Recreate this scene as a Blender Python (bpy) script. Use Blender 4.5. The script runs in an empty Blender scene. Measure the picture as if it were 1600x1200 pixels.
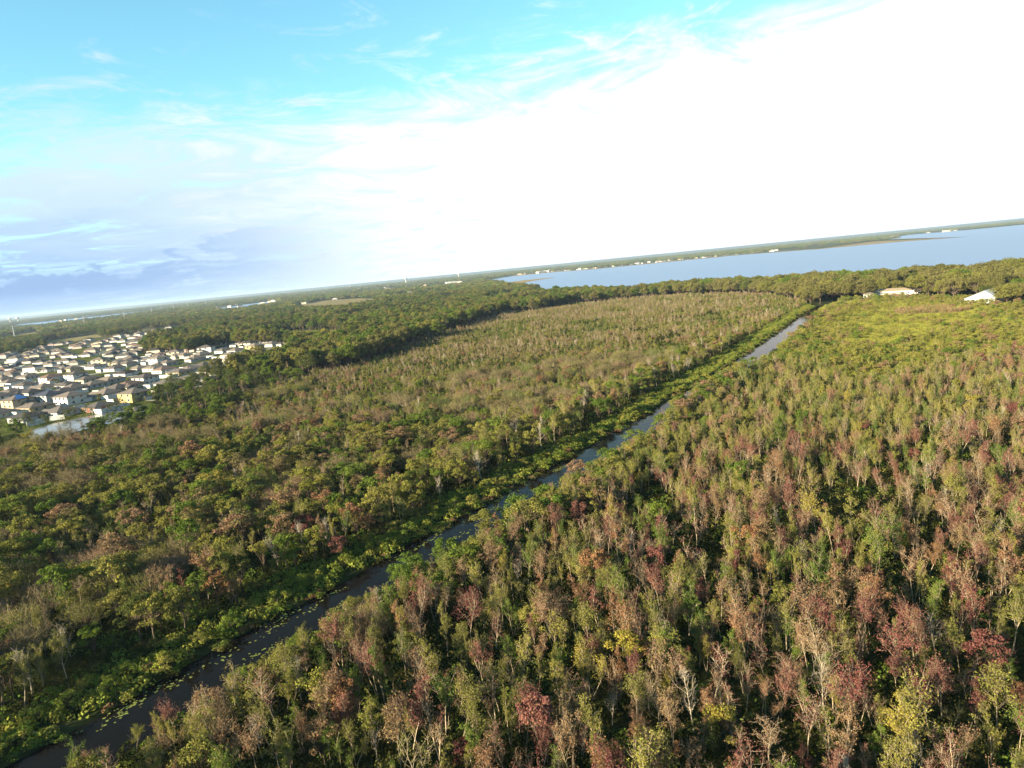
import bpy, math, random
import numpy as np

# ------------------------------------------------------------------ camera, sky, sun, exposure
scene = bpy.context.scene
CAM_Z = 42.0
cam_data = bpy.data.cameras.new('camera')
cam = bpy.data.objects.new('camera', cam_data)
scene.collection.objects.link(cam)
cam.location = (0, 0, CAM_Z)
cam_data.sensor_fit = 'HORIZONTAL'
cam_data.angle = 2 * math.atan(800 / 1110)
cam_data.clip_start = 0.5
cam_data.clip_end = 120000
PITCH, ROLL = 9.243, 5.604
from mathutils import Matrix
cam.matrix_world = (Matrix.Translation((0, 0, CAM_Z)) @ Matrix.Rotation(math.radians(90 - PITCH), 4, 'X')
                    @ Matrix.Rotation(math.radians(-ROLL), 4, 'Z'))
scene.camera = cam

SUN_AZ = math.atan2(-0.82, -0.57)          # compass angle of the sun from +Y towards +X
SUN_EL = math.radians(16)
sun_dir = (math.sin(SUN_AZ) * math.cos(SUN_EL), math.cos(SUN_AZ) * math.cos(SUN_EL), math.sin(SUN_EL))
sl = bpy.data.lights.new('sun', 'SUN')
sl.energy = 5.0
sl.angle = math.radians(0.5)
sl.color = (1.0, 0.84, 0.57)
sun = bpy.data.objects.new('sun', sl)
scene.collection.objects.link(sun)
from mathutils import Vector
sun.rotation_euler = Vector(sun_dir).to_track_quat('Z', 'Y').to_euler()

scene.view_settings.view_transform = 'Standard'
scene.view_settings.look = 'None'
scene.view_settings.gamma = 1
scene.view_settings.use_curve_mapping = False
scene.view_settings.exposure = 2.28
scene.cycles.use_denoising = True
scene.cycles.max_bounces = 4
scene.cycles.diffuse_bounces = 1
scene.cycles.glossy_bounces = 2
scene.cycles.transmission_bounces = 2
scene.cycles.volume_bounces = 0
scene.cycles.transparent_max_bounces = 4

world = bpy.data.worlds.new('World')
scene.world = world
world.use_nodes = True


def build_sky():
    nt = world.node_tree
    N, Lk = nt.nodes, nt.links
    N.clear()

    def nd(t, **kw):
        n = N.new(t)
        for k, v in kw.items():
            setattr(n, k, v)
        return n

    def math_(op, a, b=None, c=None, clamp=False):
        n = nd('ShaderNodeMath', operation=op, use_clamp=clamp)
        for i, v in enumerate((a, b, c)):
            if v is None:
                continue
            if isinstance(v, (int, float)):
                n.inputs[i].default_value = v
            else:
                Lk.new(v, n.inputs[i])
        return n.outputs[0]

    def smooth(v, lo, hi, t0=0.0, t1=1.0):
        n = nd('ShaderNodeMapRange', interpolation_type='SMOOTHSTEP')
        Lk.new(v, n.inputs['Value'])
        n.inputs['From Min'].default_value = lo
        n.inputs['From Max'].default_value = hi
        n.inputs['To Min'].default_value = t0
        n.inputs['To Max'].default_value = t1
        return n.outputs[0]

    def mix(f, a, b):
        n = nd('ShaderNodeMix', data_type='RGBA')
        Lk.new(f, n.inputs[0])
        for s, v in ((6, a), (7, b)):
            if isinstance(v, tuple):
                n.inputs[s].default_value = (*v, 1)
            else:
                Lk.new(v, n.inputs[s])
        return n.outputs[2]

    out = nd('ShaderNodeOutputWorld')
    bg = nd('ShaderNodeBackground')
    Lk.new(bg.outputs[0], out.inputs[0])
    sky = nd('ShaderNodeTexSky', sky_type='NISHITA')
    sky.sun_disc = False
    sky.sun_elevation = SUN_EL
    sky.sun_rotation = SUN_AZ
    sky.air_density = 1.0
    sky.dust_density = 0.4
    sky.ozone_density = 1.2
    bg.inputs['Strength'].default_value = 0.05
    tint = nd('ShaderNodeMix', data_type='RGBA', blend_type='MULTIPLY')
    tint.inputs[0].default_value = 1
    Lk.new(sky.outputs[0], tint.inputs[6])
    tint.inputs[7].default_value = (SKY_TINT[0], SKY_TINT[1], SKY_TINT[2], 1)
    col = tint.outputs[2]

    tc = nd('ShaderNodeTexCoord')
    sep = nd('ShaderNodeSeparateXYZ')
    Lk.new(tc.outputs['Generated'], sep.inputs[0])
    x, y, z = sep.outputs
    zc = math_('MAXIMUM', z, 0.0)
    # cloud deck coordinates: where the ray meets a flat layer
    den = math_('ADD', zc, 0.06)
    comb = nd('ShaderNodeCombineXYZ')
    Lk.new(math_('DIVIDE', x, den), comb.inputs[0])
    Lk.new(math_('DIVIDE', y, den), comb.inputs[1])
    comb.inputs[2].default_value = 3.7
    # direction towards the side of the sky that faces the sun
    away = math_('ADD', math_('MULTIPLY', x, 0.90), math_('MULTIPLY', y, 0.44))

    def noise(vec, scale, detail, rough, dist=0.0):
        n = nd('ShaderNodeTexNoise')
        Lk.new(vec, n.inputs['Vector'])
        n.inputs['Scale'].default_value = scale
        n.inputs['Detail'].default_value = detail
        n.inputs['Roughness'].default_value = rough
        n.inputs['Distortion'].default_value = dist
        return n.outputs[0]

    n1 = noise(comb.outputs[0], 0.30, 9, 0.62, 0.6)
    n2 = noise(comb.outputs[0], 1.5, 10, 0.68, 1.0)
    nn = math_('ADD', math_('MULTIPLY', n1, 0.5), math_('MULTIPLY', n2, 0.5))
    # the bank fills the sky up to some 15 degrees and breaks into wisps above
    band = smooth(z, 0.34, 0.10)
    bias = math_('ADD', math_('MULTIPLY', band, 0.80), math_('MULTIPLY', away, 0.34))
    cover = smooth(math_('ADD', math_('MULTIPLY', math_('SUBTRACT', nn, 0.5), 2.6), bias), 0.28, 0.80)
    cover = math_('MAXIMUM', cover, smooth(z, 0.10, 0.03))
    # clouds: bright where they face the sun, blue-lavender in the rest and low down
    tone = math_('ADD', away, math_('MULTIPLY', math_('SUBTRACT', n2, 0.5), 1.3))
    lit = smooth(tone, 0.0, 0.64)
    low = smooth(math_('ADD', z, math_('MULTIPLY', math_('SUBTRACT', n1, 0.5), 0.25)), 0.20, 0.02)
    shade = math_('MULTIPLY', low, smooth(math_('SUBTRACT', away, math_('MULTIPLY', math_('SUBTRACT', n2, 0.5), 0.9)), 0.36, -0.14))
    white = mix(lit, CLOUD_DIM, CLOUD_BRIGHT)
    ccol = mix(shade, white, CLOUD_LOW)
    # small broken puffs scattered over the blue above the bank
    n3 = noise(comb.outputs[0], 2.6, 10, 0.64, 0.6)
    puff = math_('ADD', math_('MULTIPLY', n3, 0.6), math_('MULTIPLY', n1, 0.4))
    puff = math_('MULTIPLY', smooth(puff, 0.50, 0.62), smooth(z, 0.50, 0.22))
    cover = math_('MAXIMUM', cover, math_('MULTIPLY', puff, 0.85))
    res = mix(cover, col, ccol)
    # low heaped clouds along the horizon
    mp = nd('ShaderNodeMapping')
    Lk.new(tc.outputs['Generated'], mp.inputs[0])
    mp.inputs['Scale'].default_value = (1, 1, 2.6)
    hp = noise(mp.outputs[0], 6.0, 10, 0.6)
    top = smooth(z, 0.11, 0.03)
    base = smooth(z, 0.012, 0.03)
    heap = smooth(math_('ADD', hp, math_('MULTIPLY', top, 0.16)), 0.60, 0.64)
    heap = math_('MULTIPLY', math_('MULTIPLY', heap, base), smooth(z, 0.13, 0.09))
    heap = math_('MULTIPLY', heap, smooth(away, 0.26, -0.10))
    res = mix(math_('MULTIPLY', heap, 0.8), res, CLOUD_HEAP)
    Lk.new(res, bg.inputs[0])


SKY_TINT = (0.84, 1.34, 1.26)
# radiances before the background strength
CLOUD_BRIGHT = (5.3, 5.2, 5.1)
CLOUD_DIM = (3.05, 3.85, 4.4)
CLOUD_LOW = (1.95, 2.8, 4.1)
CLOUD_HEAP = (1.4, 2.15, 3.5)
build_sky()

# ------------------------------------------------------------------ helpers
rng = np.random.default_rng(11)
random.seed(5)
COL = scene.collection


def tag(o, label=None, cat=None, group=None, kind=None):
    if label:
        o['label'] = label
    if cat:
        o['category'] = cat
    if group:
        o['group'] = group
    if kind:
        o['kind'] = kind
    return o


def mesh_np(name, v, quads, tris=None, mats=(), midx=None, smooth=False):
    """Mesh from numpy arrays: v (n,3), quads (m,4), tris (k,3)."""
    me = bpy.data.meshes.new(name)
    v = np.asarray(v, dtype=np.float32).reshape(-1, 3)
    q = np.zeros((0, 4), np.int32) if quads is None else np.asarray(quads, np.int32).reshape(-1, 4)
    t = np.zeros((0, 3), np.int32) if tris is None else np.asarray(tris, np.int32).reshape(-1, 3)
    me.vertices.add(len(v))
    me.vertices.foreach_set('co', v.ravel())
    loops = np.concatenate([q.ravel(), t.ravel()])
    me.loops.add(len(loops))
    me.loops.foreach_set('vertex_index', loops)
    me.polygons.add(len(q) + len(t))
    st = np.concatenate([np.arange(len(q)) * 4, len(q) * 4 + np.arange(len(t)) * 3]).astype(np.int32)
    me.polygons.foreach_set('loop_start', st)
    for m in mats:
        me.materials.append(m)
    if midx is not None:
        me.polygons.foreach_set('material_index', np.asarray(midx, np.int32))
    me.polygons.foreach_set('use_smooth', np.full(len(q) + len(t), smooth, bool))
    me.update(calc_edges=True)
    me.validate()
    return me


def link(name, me, parent=None, loc=(0, 0, 0), rz=0.0, scale=None):
    o = bpy.data.objects.new(name, me)
    COL.objects.link(o)
    o.location = loc
    o.rotation_euler = (0, 0, rz)
    if scale is not None:
        o.scale = scale
    if parent is not None:
        o.parent = parent
    return o


class MB:
    """Collects boxes, tubes and polygons, then makes one mesh."""
    def __init__(self):
        self.v, self.f = [], []

    def add(self, vs, fs):
        b = len(self.v)
        self.v += [tuple(p) for p in vs]
        self.f += [tuple(b + i for i in f) for f in fs]
        return self

    def box(self, x0, x1, y0, y1, z0, z1):
        vs = [(x0, y0, z0), (x1, y0, z0), (x1, y1, z0), (x0, y1, z0), (x0, y0, z1), (x1, y0, z1), (x1, y1, z1), (x0, y1, z1)]
        return self.add(vs, [(0, 3, 2, 1), (4, 5, 6, 7), (0, 1, 5, 4), (1, 2, 6, 5), (2, 3, 7, 6), (3, 0, 4, 7)])

    def tube(self, pts, rad, n=8):
        v, q = tube_np([pts], [rad], n)
        return self.add(v.tolist(), q.tolist())

    def mesh(self, name, mat, smooth=False):
        me = bpy.data.meshes.new(name)
        me.from_pydata(self.v, [], self.f)
        if mat:
            me.materials.append(mat)
        if smooth:
            me.polygons.foreach_set('use_smooth', [True] * len(me.polygons))
        me.update()
        return me


def tube_np(paths, radii, n):
    V, Q, b = [], [], 0
    a = np.arange(n) / n * 2 * math.pi
    for P, R in zip(paths, radii):
        P = np.asarray(P, float)
        R = np.asarray(R, float)
        d = np.gradient(P, axis=0)
        d /= np.linalg.norm(d, axis=1, keepdims=True) + 1e-9
        up = np.where(np.abs(d[:, 2:3]) > 0.9, np.array([[1., 0, 0]]), np.array([[0., 0, 1]]))
        u = np.cross(d, up)
        u /= np.linalg.norm(u, axis=1, keepdims=True) + 1e-9
        w = np.cross(d, u)
        ring = P[:, None] + R[:, None, None] * (np.cos(a)[None, :, None] * u[:, None] + np.sin(a)[None, :, None] * w[:, None])
        m = len(P)
        V.append(ring.reshape(-1, 3))
        i = np.arange(m - 1)[:, None] * n + np.arange(n)[None]
        j = np.arange(m - 1)[:, None] * n + (np.arange(n)[None] + 1) % n
        Q.append(np.stack([i, j, j + n, i + n], -1).reshape(-1, 4) + b)
        b += m * n
    return np.concatenate(V), np.concatenate(Q)


def leaf_np(C, size, up=0.4, out=None, elong=1.6, r=None):
    """A loose folded diamond for each centre."""
    r = r or rng
    n = len(C)
    d = r.normal(size=(n, 3))
    if out is not None:
        d += out * 0.9
    d[:, 2] += up
    nrm = d / (np.linalg.norm(d, axis=1, keepdims=True) + 1e-9)
    t = r.normal(size=(n, 3))
    t -= (t * nrm).sum(1, keepdims=True) * nrm
    t /= np.linalg.norm(t, axis=1, keepdims=True) + 1e-9
    s = np.cross(nrm, t)
    L = (size * r.uniform(0.6, 1.35, n))[:, None]
    W = L / elong
    v = np.stack([C - t * L * .5, C + s * W * .5 - nrm * L * .1, C + t * L * .5, C - s * W * .5 - nrm * L * .1], 1).reshape(-1, 3)
    return v, np.arange(4 * n).reshape(-1, 4)


# ------------------------------------------------------------------ materials
def new_mat(name):
    m = bpy.data.materials.new(name)
    m.use_nodes = True
    m.node_tree.nodes.clear()
    return m


def leaf_mat(name, c1, c2, trans=0.25, jit=0.28):
    c1, c2 = tuple(k * .62 for k in c1), tuple(k * .62 for k in c2)
    m = new_mat(name)
    nt = m.node_tree
    N, Lk = nt.nodes, nt.links
    oi = N.new('ShaderNodeObjectInfo')
    geo = N.new('ShaderNodeNewGeometry')
    mx = N.new('ShaderNodeMix')
    mx.data_type = 'RGBA'
    Lk.new(oi.outputs['Random'], mx.inputs[0])
    mx.inputs[6].default_value = (*c1, 1)
    mx.inputs[7].default_value = (*c2, 1)
    hsv = N.new('ShaderNodeHueSaturation')
    mr = N.new('ShaderNodeMapRange')
    Lk.new(geo.outputs['Random Per Island'], mr.inputs[0])
    mr.inputs[3].default_value = 1 - jit
    mr.inputs[4].default_value = 1 + jit
    Lk.new(mr.outputs[0], hsv.inputs['Value'])
    mh = N.new('ShaderNodeMath')
    mh.operation = 'MULTIPLY_ADD'
    Lk.new(geo.outputs['Random Per Island'], mh.inputs[0])
    mh.inputs[1].default_value = 0.05
    mh.inputs[2].default_value = 0.475
    Lk.new(mh.outputs[0], hsv.inputs['Hue'])
    Lk.new(mx.outputs[2], hsv.inputs['Color'])
    df = N.new('ShaderNodeBsdfDiffuse')
    tr = N.new('ShaderNodeBsdfTranslucent')
    ms = N.new('ShaderNodeMixShader')
    ms.inputs[0].default_value = trans
    Lk.new(hsv.outputs[0], df.inputs[0])
    Lk.new(hsv.outputs[0], tr.inputs[0])
    Lk.new(df.outputs[0], ms.inputs[1])
    Lk.new(tr.outputs[0], ms.inputs[2])
    out = N.new('ShaderNodeOutputMaterial')
    Lk.new(ms.outputs[0], out.inputs[0])
    return m


def plain(name, c, rough=0.7, var=0.15, scale=0.6, spec=0.3, c2=None, bump=0.0, objvar=0.0):
    """Base colour with noise variation."""
    k_ = .46 if max(c) < .5 else .5
    c = tuple(q * k_ for q in c)
    c2 = tuple(q * k_ for q in c2) if c2 else None
    m = new_mat(name)
    nt = m.node_tree
    N, Lk = nt.nodes, nt.links
    b = N.new('ShaderNodeBsdfPrincipled')
    b.inputs['Roughness'].default_value = rough
    b.inputs['Specular IOR Level'].default_value = spec
    tc = N.new('ShaderNodeTexCoord')
    nz = N.new('ShaderNodeTexNoise')
    nz.inputs['Scale'].default_value = scale
    nz.inputs['Detail'].default_value = 6
    nz.inputs['Roughness'].default_value = 0.6
    Lk.new(tc.outputs['Object'], nz.inputs['Vector'])
    rp = N.new('ShaderNodeValToRGB')
    a = tuple(k * (1 - var) for k in c)
    e = c2 if c2 else tuple(min(1, k * (1 + var)) for k in c)
    rp.color_ramp.elements[0].position = 0.36
    rp.color_ramp.elements[1].position = 0.64
    rp.color_ramp.elements[0].color = (*a, 1)
    rp.color_ramp.elements[1].color = (*e, 1)
    Lk.new(nz.outputs[0], rp.inputs[0])
    src = rp.outputs[0]
    if objvar:
        oi = N.new('ShaderNodeObjectInfo')
        mr = N.new('ShaderNodeMapRange')
        Lk.new(oi.outputs['Random'], mr.inputs[0])
        mr.inputs[3].default_value = 1 - objvar
        mr.inputs[4].default_value = 1 + objvar
        hs = N.new('ShaderNodeHueSaturation')
        Lk.new(mr.outputs[0], hs.inputs['Value'])
        Lk.new(src, hs.inputs['Color'])
        src = hs.outputs[0]
    Lk.new(src, b.inputs['Base Color'])
    if bump:
        bp = N.new('ShaderNodeBump')
        bp.inputs['Strength'].default_value = bump
        Lk.new(nz.outputs[0], bp.inputs['Height'])
        Lk.new(bp.outputs[0], b.inputs['Normal'])
    out = N.new('ShaderNodeOutputMaterial')
    Lk.new(b.outputs[0], out.inputs[0])
    return m


def water_mat(name, c, rough, scale, strength, spec=0.5, dist=1.0, stretch=(1, 1, 1)):
    m = new_mat(name)
    nt = m.node_tree
    N, Lk = nt.nodes, nt.links
    b = N.new('ShaderNodeBsdfPrincipled')
    b.inputs['Base Color'].default_value = (*c, 1)
    b.inputs['Roughness'].default_value = rough
    b.inputs['IOR'].default_value = 1.33
    b.inputs['Specular IOR Level'].default_value = spec
    tc = N.new('ShaderNodeTexCoord')
    mp = N.new('ShaderNodeMapping')
    mp.inputs['Scale'].default_value = stretch
    Lk.new(tc.outputs['Object'], mp.inputs[0])
    nz = N.new('ShaderNodeTexNoise')
    nz.inputs['Scale'].default_value = scale
    nz.inputs['Detail'].default_value = 4
    Lk.new(mp.outputs[0], nz.inputs['Vector'])
    bp = N.new('ShaderNodeBump')
    bp.inputs['Strength'].default_value = strength
    bp.inputs['Distance'].default_value = dist
    Lk.new(nz.outputs[0], bp.inputs['Height'])
    Lk.new(bp.outputs[0], b.inputs['Normal'])
    out = N.new('ShaderNodeOutputMaterial')
    Lk.new(b.outputs[0], out.inputs[0])
    return m


M_LEAF = {
    'maroon': leaf_mat('leaf_maroon', (0.180, 0.068, 0.060), (0.265, 0.120, 0.095)),
    'rust': leaf_mat('leaf_rust', (0.275, 0.140, 0.070), (0.300, 0.175, 0.105)),
    'tan': leaf_mat('leaf_tan', (0.270, 0.180, 0.095), (0.285, 0.172, 0.110)),
    'gold': leaf_mat('leaf_gold', (0.320, 0.265, 0.050), (0.290, 0.240, 0.060)),
    'lime': leaf_mat('leaf_lime', (0.225, 0.225, 0.045), (0.290, 0.262, 0.065)),
    'olive': leaf_mat('leaf_olive', (0.180, 0.182, 0.044), (0.245, 0.225, 0.060)),
    'green': leaf_mat('leaf_green', (0.100, 0.155, 0.026), (0.160, 0.205, 0.036)),
    'dark': leaf_mat('leaf_dark', (0.075, 0.095, 0.026), (0.110, 0.125, 0.036)),
    'willow': leaf_mat('leaf_willow', (0.215, 0.165, 0.085), (0.180, 0.165, 0.055)),
    'oak': leaf_mat('leaf_oak', (0.145, 0.140, 0.045), (0.205, 0.185, 0.065)),
    'herb': leaf_mat('leaf_herb', (0.175, 0.225, 0.036), (0.250, 0.255, 0.048)),
    'under': leaf_mat('leaf_under', (0.034, 0.048, 0.011), (0.058, 0.054, 0.016)),  # dark green growth, colour lowered further to deepen shade between the trees
    'grass': leaf_mat('leaf_grass', (0.290, 0.310, 0.050), (0.350, 0.330, 0.070)),
    'reed': leaf_mat('leaf_reed', (0.300, 0.205, 0.110), (0.280, 0.220, 0.100)),
    'pad': leaf_mat('leaf_pad', (0.190, 0.220, 0.060), (0.250, 0.265, 0.085), trans=0.0, jit=0.25),
}
M_BARK = plain('bark_pale', (0.46, 0.37, 0.26), 0.9, 0.3, 1.5, 0.1, objvar=0.3)
M_BARK_DK = plain('bark_brown', (0.16, 0.12, 0.085), 0.9, 0.3, 1.5, 0.1, objvar=0.3)
M_BARK_GR = plain('bark_grey', (0.56, 0.48, 0.38), 0.9, 0.25, 1.5, 0.1, objvar=0.2)

# ------------------------------------------------------------------ where things are (metres; camera over the origin, +Y ahead)
CANAL_EDGE = [(-50.8, 61.7), (-49.6, 64.2), (-49.6, 67.6), (-46.7, 69.6), (-45.5, 72.6), (-42.9, 75.0), (-40.8, 78.2), (-37.9, 82.5), (-34.1, 84.9), (-29.2, 92.3), (-25.9, 97.7), (-19.0, 104.4), (-16.5, 112.9), (-10.5, 120.6), (-2.0, 134.0), (5.0, 145.1), (12.8, 154.4), (19.8, 163.5), (32.8, 183.1), (47.1, 203.6), (59.4, 224.4), (81.6, 256.6), (121.5, 323.6), (153.3, 379.1), (187.4, 431.0)]
FAR_SHORE = [(-71.1, 2946.6), (40.5, 3661.6), (276.3, 3616.5), (410.9, 3249.7), (574.0, 3250.8), (737.2, 3251.9), (897.5, 3231.4), (1059.9, 3232.5), (1227.0, 2655.3), (1424.0, 2568.7), (1458.3, 2233.5), (1891.0, 3410.8), (2193.4, 4265.9), (2955.1, 5099.4), (2934.9, 4479.4), (3189.2, 4364.5), (3642.0, 4440.3)]
SPIT = [(2.7, 2118.3), (93.5, 2289.0), (179.0, 2183.1), (103.8, 2090.6), (44.5, 1830.0)]
POND_NEAR = [(-173.0, 247.7), (-181.3, 265.8), (-171.2, 279.8), (-158.4, 297.3), (-149.3, 292.7), (-143.6, 266.7), (-154.9, 247.9), (-158.8, 234.3)]
POND_FAR = [(-247.1, 713.6), (-221.7, 725.5), (-141.1, 638.8), (-141.6, 579.4), (-158.6, 564.9)]
TOWN = [(-190.9, 238.3), (-181.7, 262.7), (-159.9, 292.5), (-147.7, 348.3), (-134.0, 432.9), (-166.3, 552.7), (-245.5, 610.8), (-254.6, 562.5), (-314.8, 617.0), (-416.3, 835.9), (-432.1, 996.4), (-534.7, 1152.0), (-538.3, 1002.4), (-569.6, 869.2), (-537.7, 756.4), (-570.6, 719.9)]
FIELD = [(-512.9, 1732.4), (-554.0, 2172.6), (-403.1, 2000.9), (-295.2, 1686.7), (-303.2, 1498.2), (-394.7, 1541.2)]
FIELD_B = [(-1124.6, 1596.0), (-1203.0, 1850.6), (-1068.3, 1646.5), (-992.8, 1407.4)]
FIELD_C = [(-701.8, 1089.3), (-688.2, 1203.8), (-602.3, 1068.9), (-607.6, 948.0)]
MEADOW = [(197.5, 442.2), (223.1, 457.7), (249.0, 417.6), (238.5, 340.2), (212.7, 297.4), (162.3, 252.8), (134.6, 236.8), (124.2, 265.5), (160.0, 369.9)]
FENCES = [[(-186.0, 268.4), (-183.3, 274.6)], [(-183.6, 278.3), (-178.5, 279.5)], [(-165.4, 289.8), (-162.9, 298.2)], [(-170.9, 286.0), (-169.5, 290.5)], [(-160.8, 354.3), (-153.3, 355.8), (-159.2, 390.7)], [(-159.2, 390.7), (-150.1, 402.1)], [(-150.1, 402.1), (-150.0, 421.2)], [(-222.6, 333.5), (-217.2, 340.5)], [(-201.4, 330.5), (-200.1, 341.6)], [(-188.0, 302.4), (-185.3, 306.7)], [(-279.4, 480.3), (-262.0, 513.7)], [(-424.3, 609.9), (-506.0, 747.7)], [(-150.3, 430.2), (-150.6, 455.5)], [(-549.7, 838.4), (-549.0, 865.1)], [(-323.3, 455.6), (-315.3, 458.5)]]
HOUSES = [(-196.8, 284.4, 1, 'charcoal', 'grey'), (-186.5, 290.9, 1, 'slate', 'white'), (-172.3, 294.6, 1, 'slate', 'brick'), (-232.4, 332.2, 2, 'tarp', 'tan'), (-222.0, 339.7, 2, 'navy', 'grey'), (-203.2, 325.0, 2, 'brown', 'white'), (-212.8, 313.3, 1, 'brown', 'tan'), (-273.3, 387.7, 1, 'brown', 'pink'), (-286.0, 418.6, 1, 'brown', 'white'), (-280.1, 434.1, 2, 'rust', 'white'), (-254.6, 375.4, 1, 'charcoal', 'grey'), (-265.8, 435.2, 2, 'slate', 'white'), (-247.4, 416.3, 1, 'brown', 'cream'), (-247.5, 395.9, 1, 'slate', 'grey'), (-232.0, 376.4, 1, 'brown', 'grey'), (-335.0, 470.7, 1, 'brown', 'cream'), (-255.4, 353.9, 2, 'slate', 'white'), (-221.0, 303.4, 1, 'slate', 'cream'), (-167.8, 314.2, 2, 'brown', 'yellow'), (-193.4, 337.9, 1, 'brown', 'grey'), (-227.2, 401.4, 1, 'tan', 'grey'), (-237.1, 454.2, 1, 'tan', 'grey'), (-223.7, 447.9, 1, 'tan', 'white'), (-234.2, 433.0, 1, 'charcoal', 'white'), (-193.7, 376.4, 2, 'slate', 'white'), (-197.2, 366.1, 1, 'rust', 'tan'), (-173.0, 357.7, 1, 'slate', 'grey'), (-164.5, 332.2, 1, 'navy', 'white'), (-162.6, 347.6, 1, 'charcoal', 'white'), (-164.9, 369.3, 1, 'brown', 'grey'), (-166.6, 393.3, 1, 'tan', 'white'), (-187.9, 417.8, 1, 'tan', 'white'), (-189.5, 406.0, 1, 'slate', 'tan'), (-184.7, 429.1, 1, 'slate', 'white'), (-182.3, 441.9, 1, 'brown', 'white'), (-169.4, 438.3, 2, 'tan', 'cream'), (-222.6, 516.3, 1, 'tan', 'cream'), (-215.1, 488.7, 1, 'tan', 'grey'), (-240.2, 526.5, 1, 'brown', 'cream'), (-258.6, 583.6, 2, 'brown', 'pink'), (-237.2, 560.9, 2, 'slate', 'white'), (-245.2, 615.7, 2, 'slate', 'cream'), (-213.7, 536.8, 1, 'brown', 'white'), (-229.6, 606.5, 1, 'slate', 'white'), (-217.1, 589.9, 1, 'brown', 'white'), (-199.7, 525.0, 1, 'tan', 'white'), (-181.2, 494.2, 1, 'brown', 'white'), (-186.9, 526.5, 2, 'tan', 'yellow'), (-203.4, 587.3, 1, 'brown', 'white'), (-183.3, 554.2, 1, 'brown', 'white'), (-169.3, 488.2, 1, 'tan', 'white'), (-164.4, 499.3, 1, 'slate', 'grey'), (-168.0, 544.9, 1, 'brown', 'cream'), (-191.9, 491.8, 1, 'brown', 'cream'), (-410.0, 718.3, 1, 'brown', 'cream'), (-502.8, 897.2, 1, 'brown', 'pink'), (-433.5, 781.7, 1, 'navy', 'grey'), (-366.4, 665.1, 1, 'charcoal', 'cream'), (-407.5, 771.0, 1, 'brown', 'white'), (-354.1, 670.2, 1, 'brown', 'cream'), (-351.4, 684.2, 1, 'brown', 'cream'), (-475.0, 910.6, 1, 'brown', 'white'), (-448.4, 875.6, 1, 'rust', 'white'), (-448.0, 926.3, 1, 'brown', 'cream'), (-452.5, 913.3, 1, 'tan', 'white'), (-494.5, 1035.8, 1, 'brown', 'cream'), (-466.2, 1014.4, 1, 'brown', 'white'), (-404.1, 915.3, 1, 'brown', 'white'), (-540.2, 917.0, 1, 'brown', 'pink'), (-382.8, 648.8, 1, 'slate', 'white'), (-284.9, 520.1, 1, 'tan', 'cream'), (-280.2, 531.0, 1, 'charcoal', 'white'), (-314.7, 556.9, 1, 'brown', 'tan'), (-294.8, 506.8, 1, 'brown', 'white'), (-310.7, 542.7, 2, 'tan', 'cream'), (-314.3, 585.1, 1, 'slate', 'white'), (-265.5, 542.5, 1, 'brown', 'white'), (-254.8, 546.0, 2, 'brown', 'cream'), (-228.4, 475.4, 1, 'brown', 'grey'), (-258.7, 518.4, 1, 'slate', 'grey'), (-537.7, 815.2, 1, 'brown', 'pink'), (-536.3, 826.9, 1, 'brown', 'tan'), (-476.7, 708.5, 1, 'brown', 'tan'), (-438.2, 659.1, 1, 'brown', 'pink'), (-459.5, 666.1, 2, 'brown', 'white'), (-461.9, 739.6, 1, 'brown', 'white'), (-407.7, 663.8, 1, 'brown', 'white'), (-581.5, 931.9, 1, 'slate', 'pink'), (-593.6, 935.1, 1, 'brown', 'pink'), (-580.7, 947.2, 1, 'slate', 'grey'), (-527.3, 889.3, 1, 'brown', 'pink'), (-406.9, 578.3, 1, 'brown', 'tan'), (-368.8, 531.3, 1, 'rust', 'white'), (-355.5, 532.2, 2, 'slate', 'white'), (-339.3, 521.2, 1, 'brown', 'white'), (-397.4, 606.7, 1, 'slate', 'white'), (-380.1, 593.9, 1, 'brown', 'white'), (-368.5, 593.4, 1, 'brown', 'white'), (-335.6, 532.1, 1, 'brown', 'white'), (-310.6, 504.8, 1, 'brown', 'tan'), (-403.2, 568.4, 1, 'rust', 'brick'), (-319.7, 472.0, 1, 'brown', 'white'), (-225.6, 385.0, 1, 'brown', 'grey'), (-196.9, 354.3, 1, 'slate', 'tan'), (-230.0, 363.6, 1, 'slate', 'grey'), (-259.5, 394.3, 1, 'brown', 'cream'), (-313.3, 447.0, 1, 'brown', 'cream'), (-263.8, 475.6, 1, 'slate', 'white')]
POLES = [(-876.4, 1280.4), (-1016.8, 1738.5), (-1094.9, 2071.6), (-1278.4, 2613.0), (-1401.6, 3057.8), (-1519.2, 3465.3), (-1639.2, 3968.3), (-1793.4, 5581.1), (-1703.4, 5750.1), (-1608.0, 6009.4), (-1458.9, 5971.0), (-1311.7, 5933.2), (-1180.2, 6048.7), (-1114.8, 6592.5), (-983.7, 6829.4), (-597.9, 6749.0)]
ANT = (-1321.8, 6258.7)
SMALL_W = [(-2530.9, 3702.7), (-2156.4, 4129.5), (-2241.1, 5078.1), (-1840.5, 3522.3), (-1841.9, 2840.5)]
SMALL_W2 = [(-1061.5, 2609.1), (-1027.5, 3154.0), (-813.4, 2638.8), (-874.5, 2246.0)]
BARN = (251.5, 372.3)
COMP = (249.7, 454.7)
HIDDEN_HOUSE = (183.5, 545.1)

_ce = np.array(CANAL_EDGE)
_cp = np.polyfit(_ce[:, 1], _ce[:, 0], 4)
CANAL_W = 8.8


def canal_x(y):
    y = np.asarray(y, float)
    yy = np.clip(y, 58, 435)
    base = np.polyval(_cp, yy)
    return base + (y - yy) * np.where(y < 58, 0.55, 0.66)


def canal_t(x, y):
    """Metres from the canal's far-left water edge, positive towards the camera's side."""
    return (x - canal_x(y)) * 0.835


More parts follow.
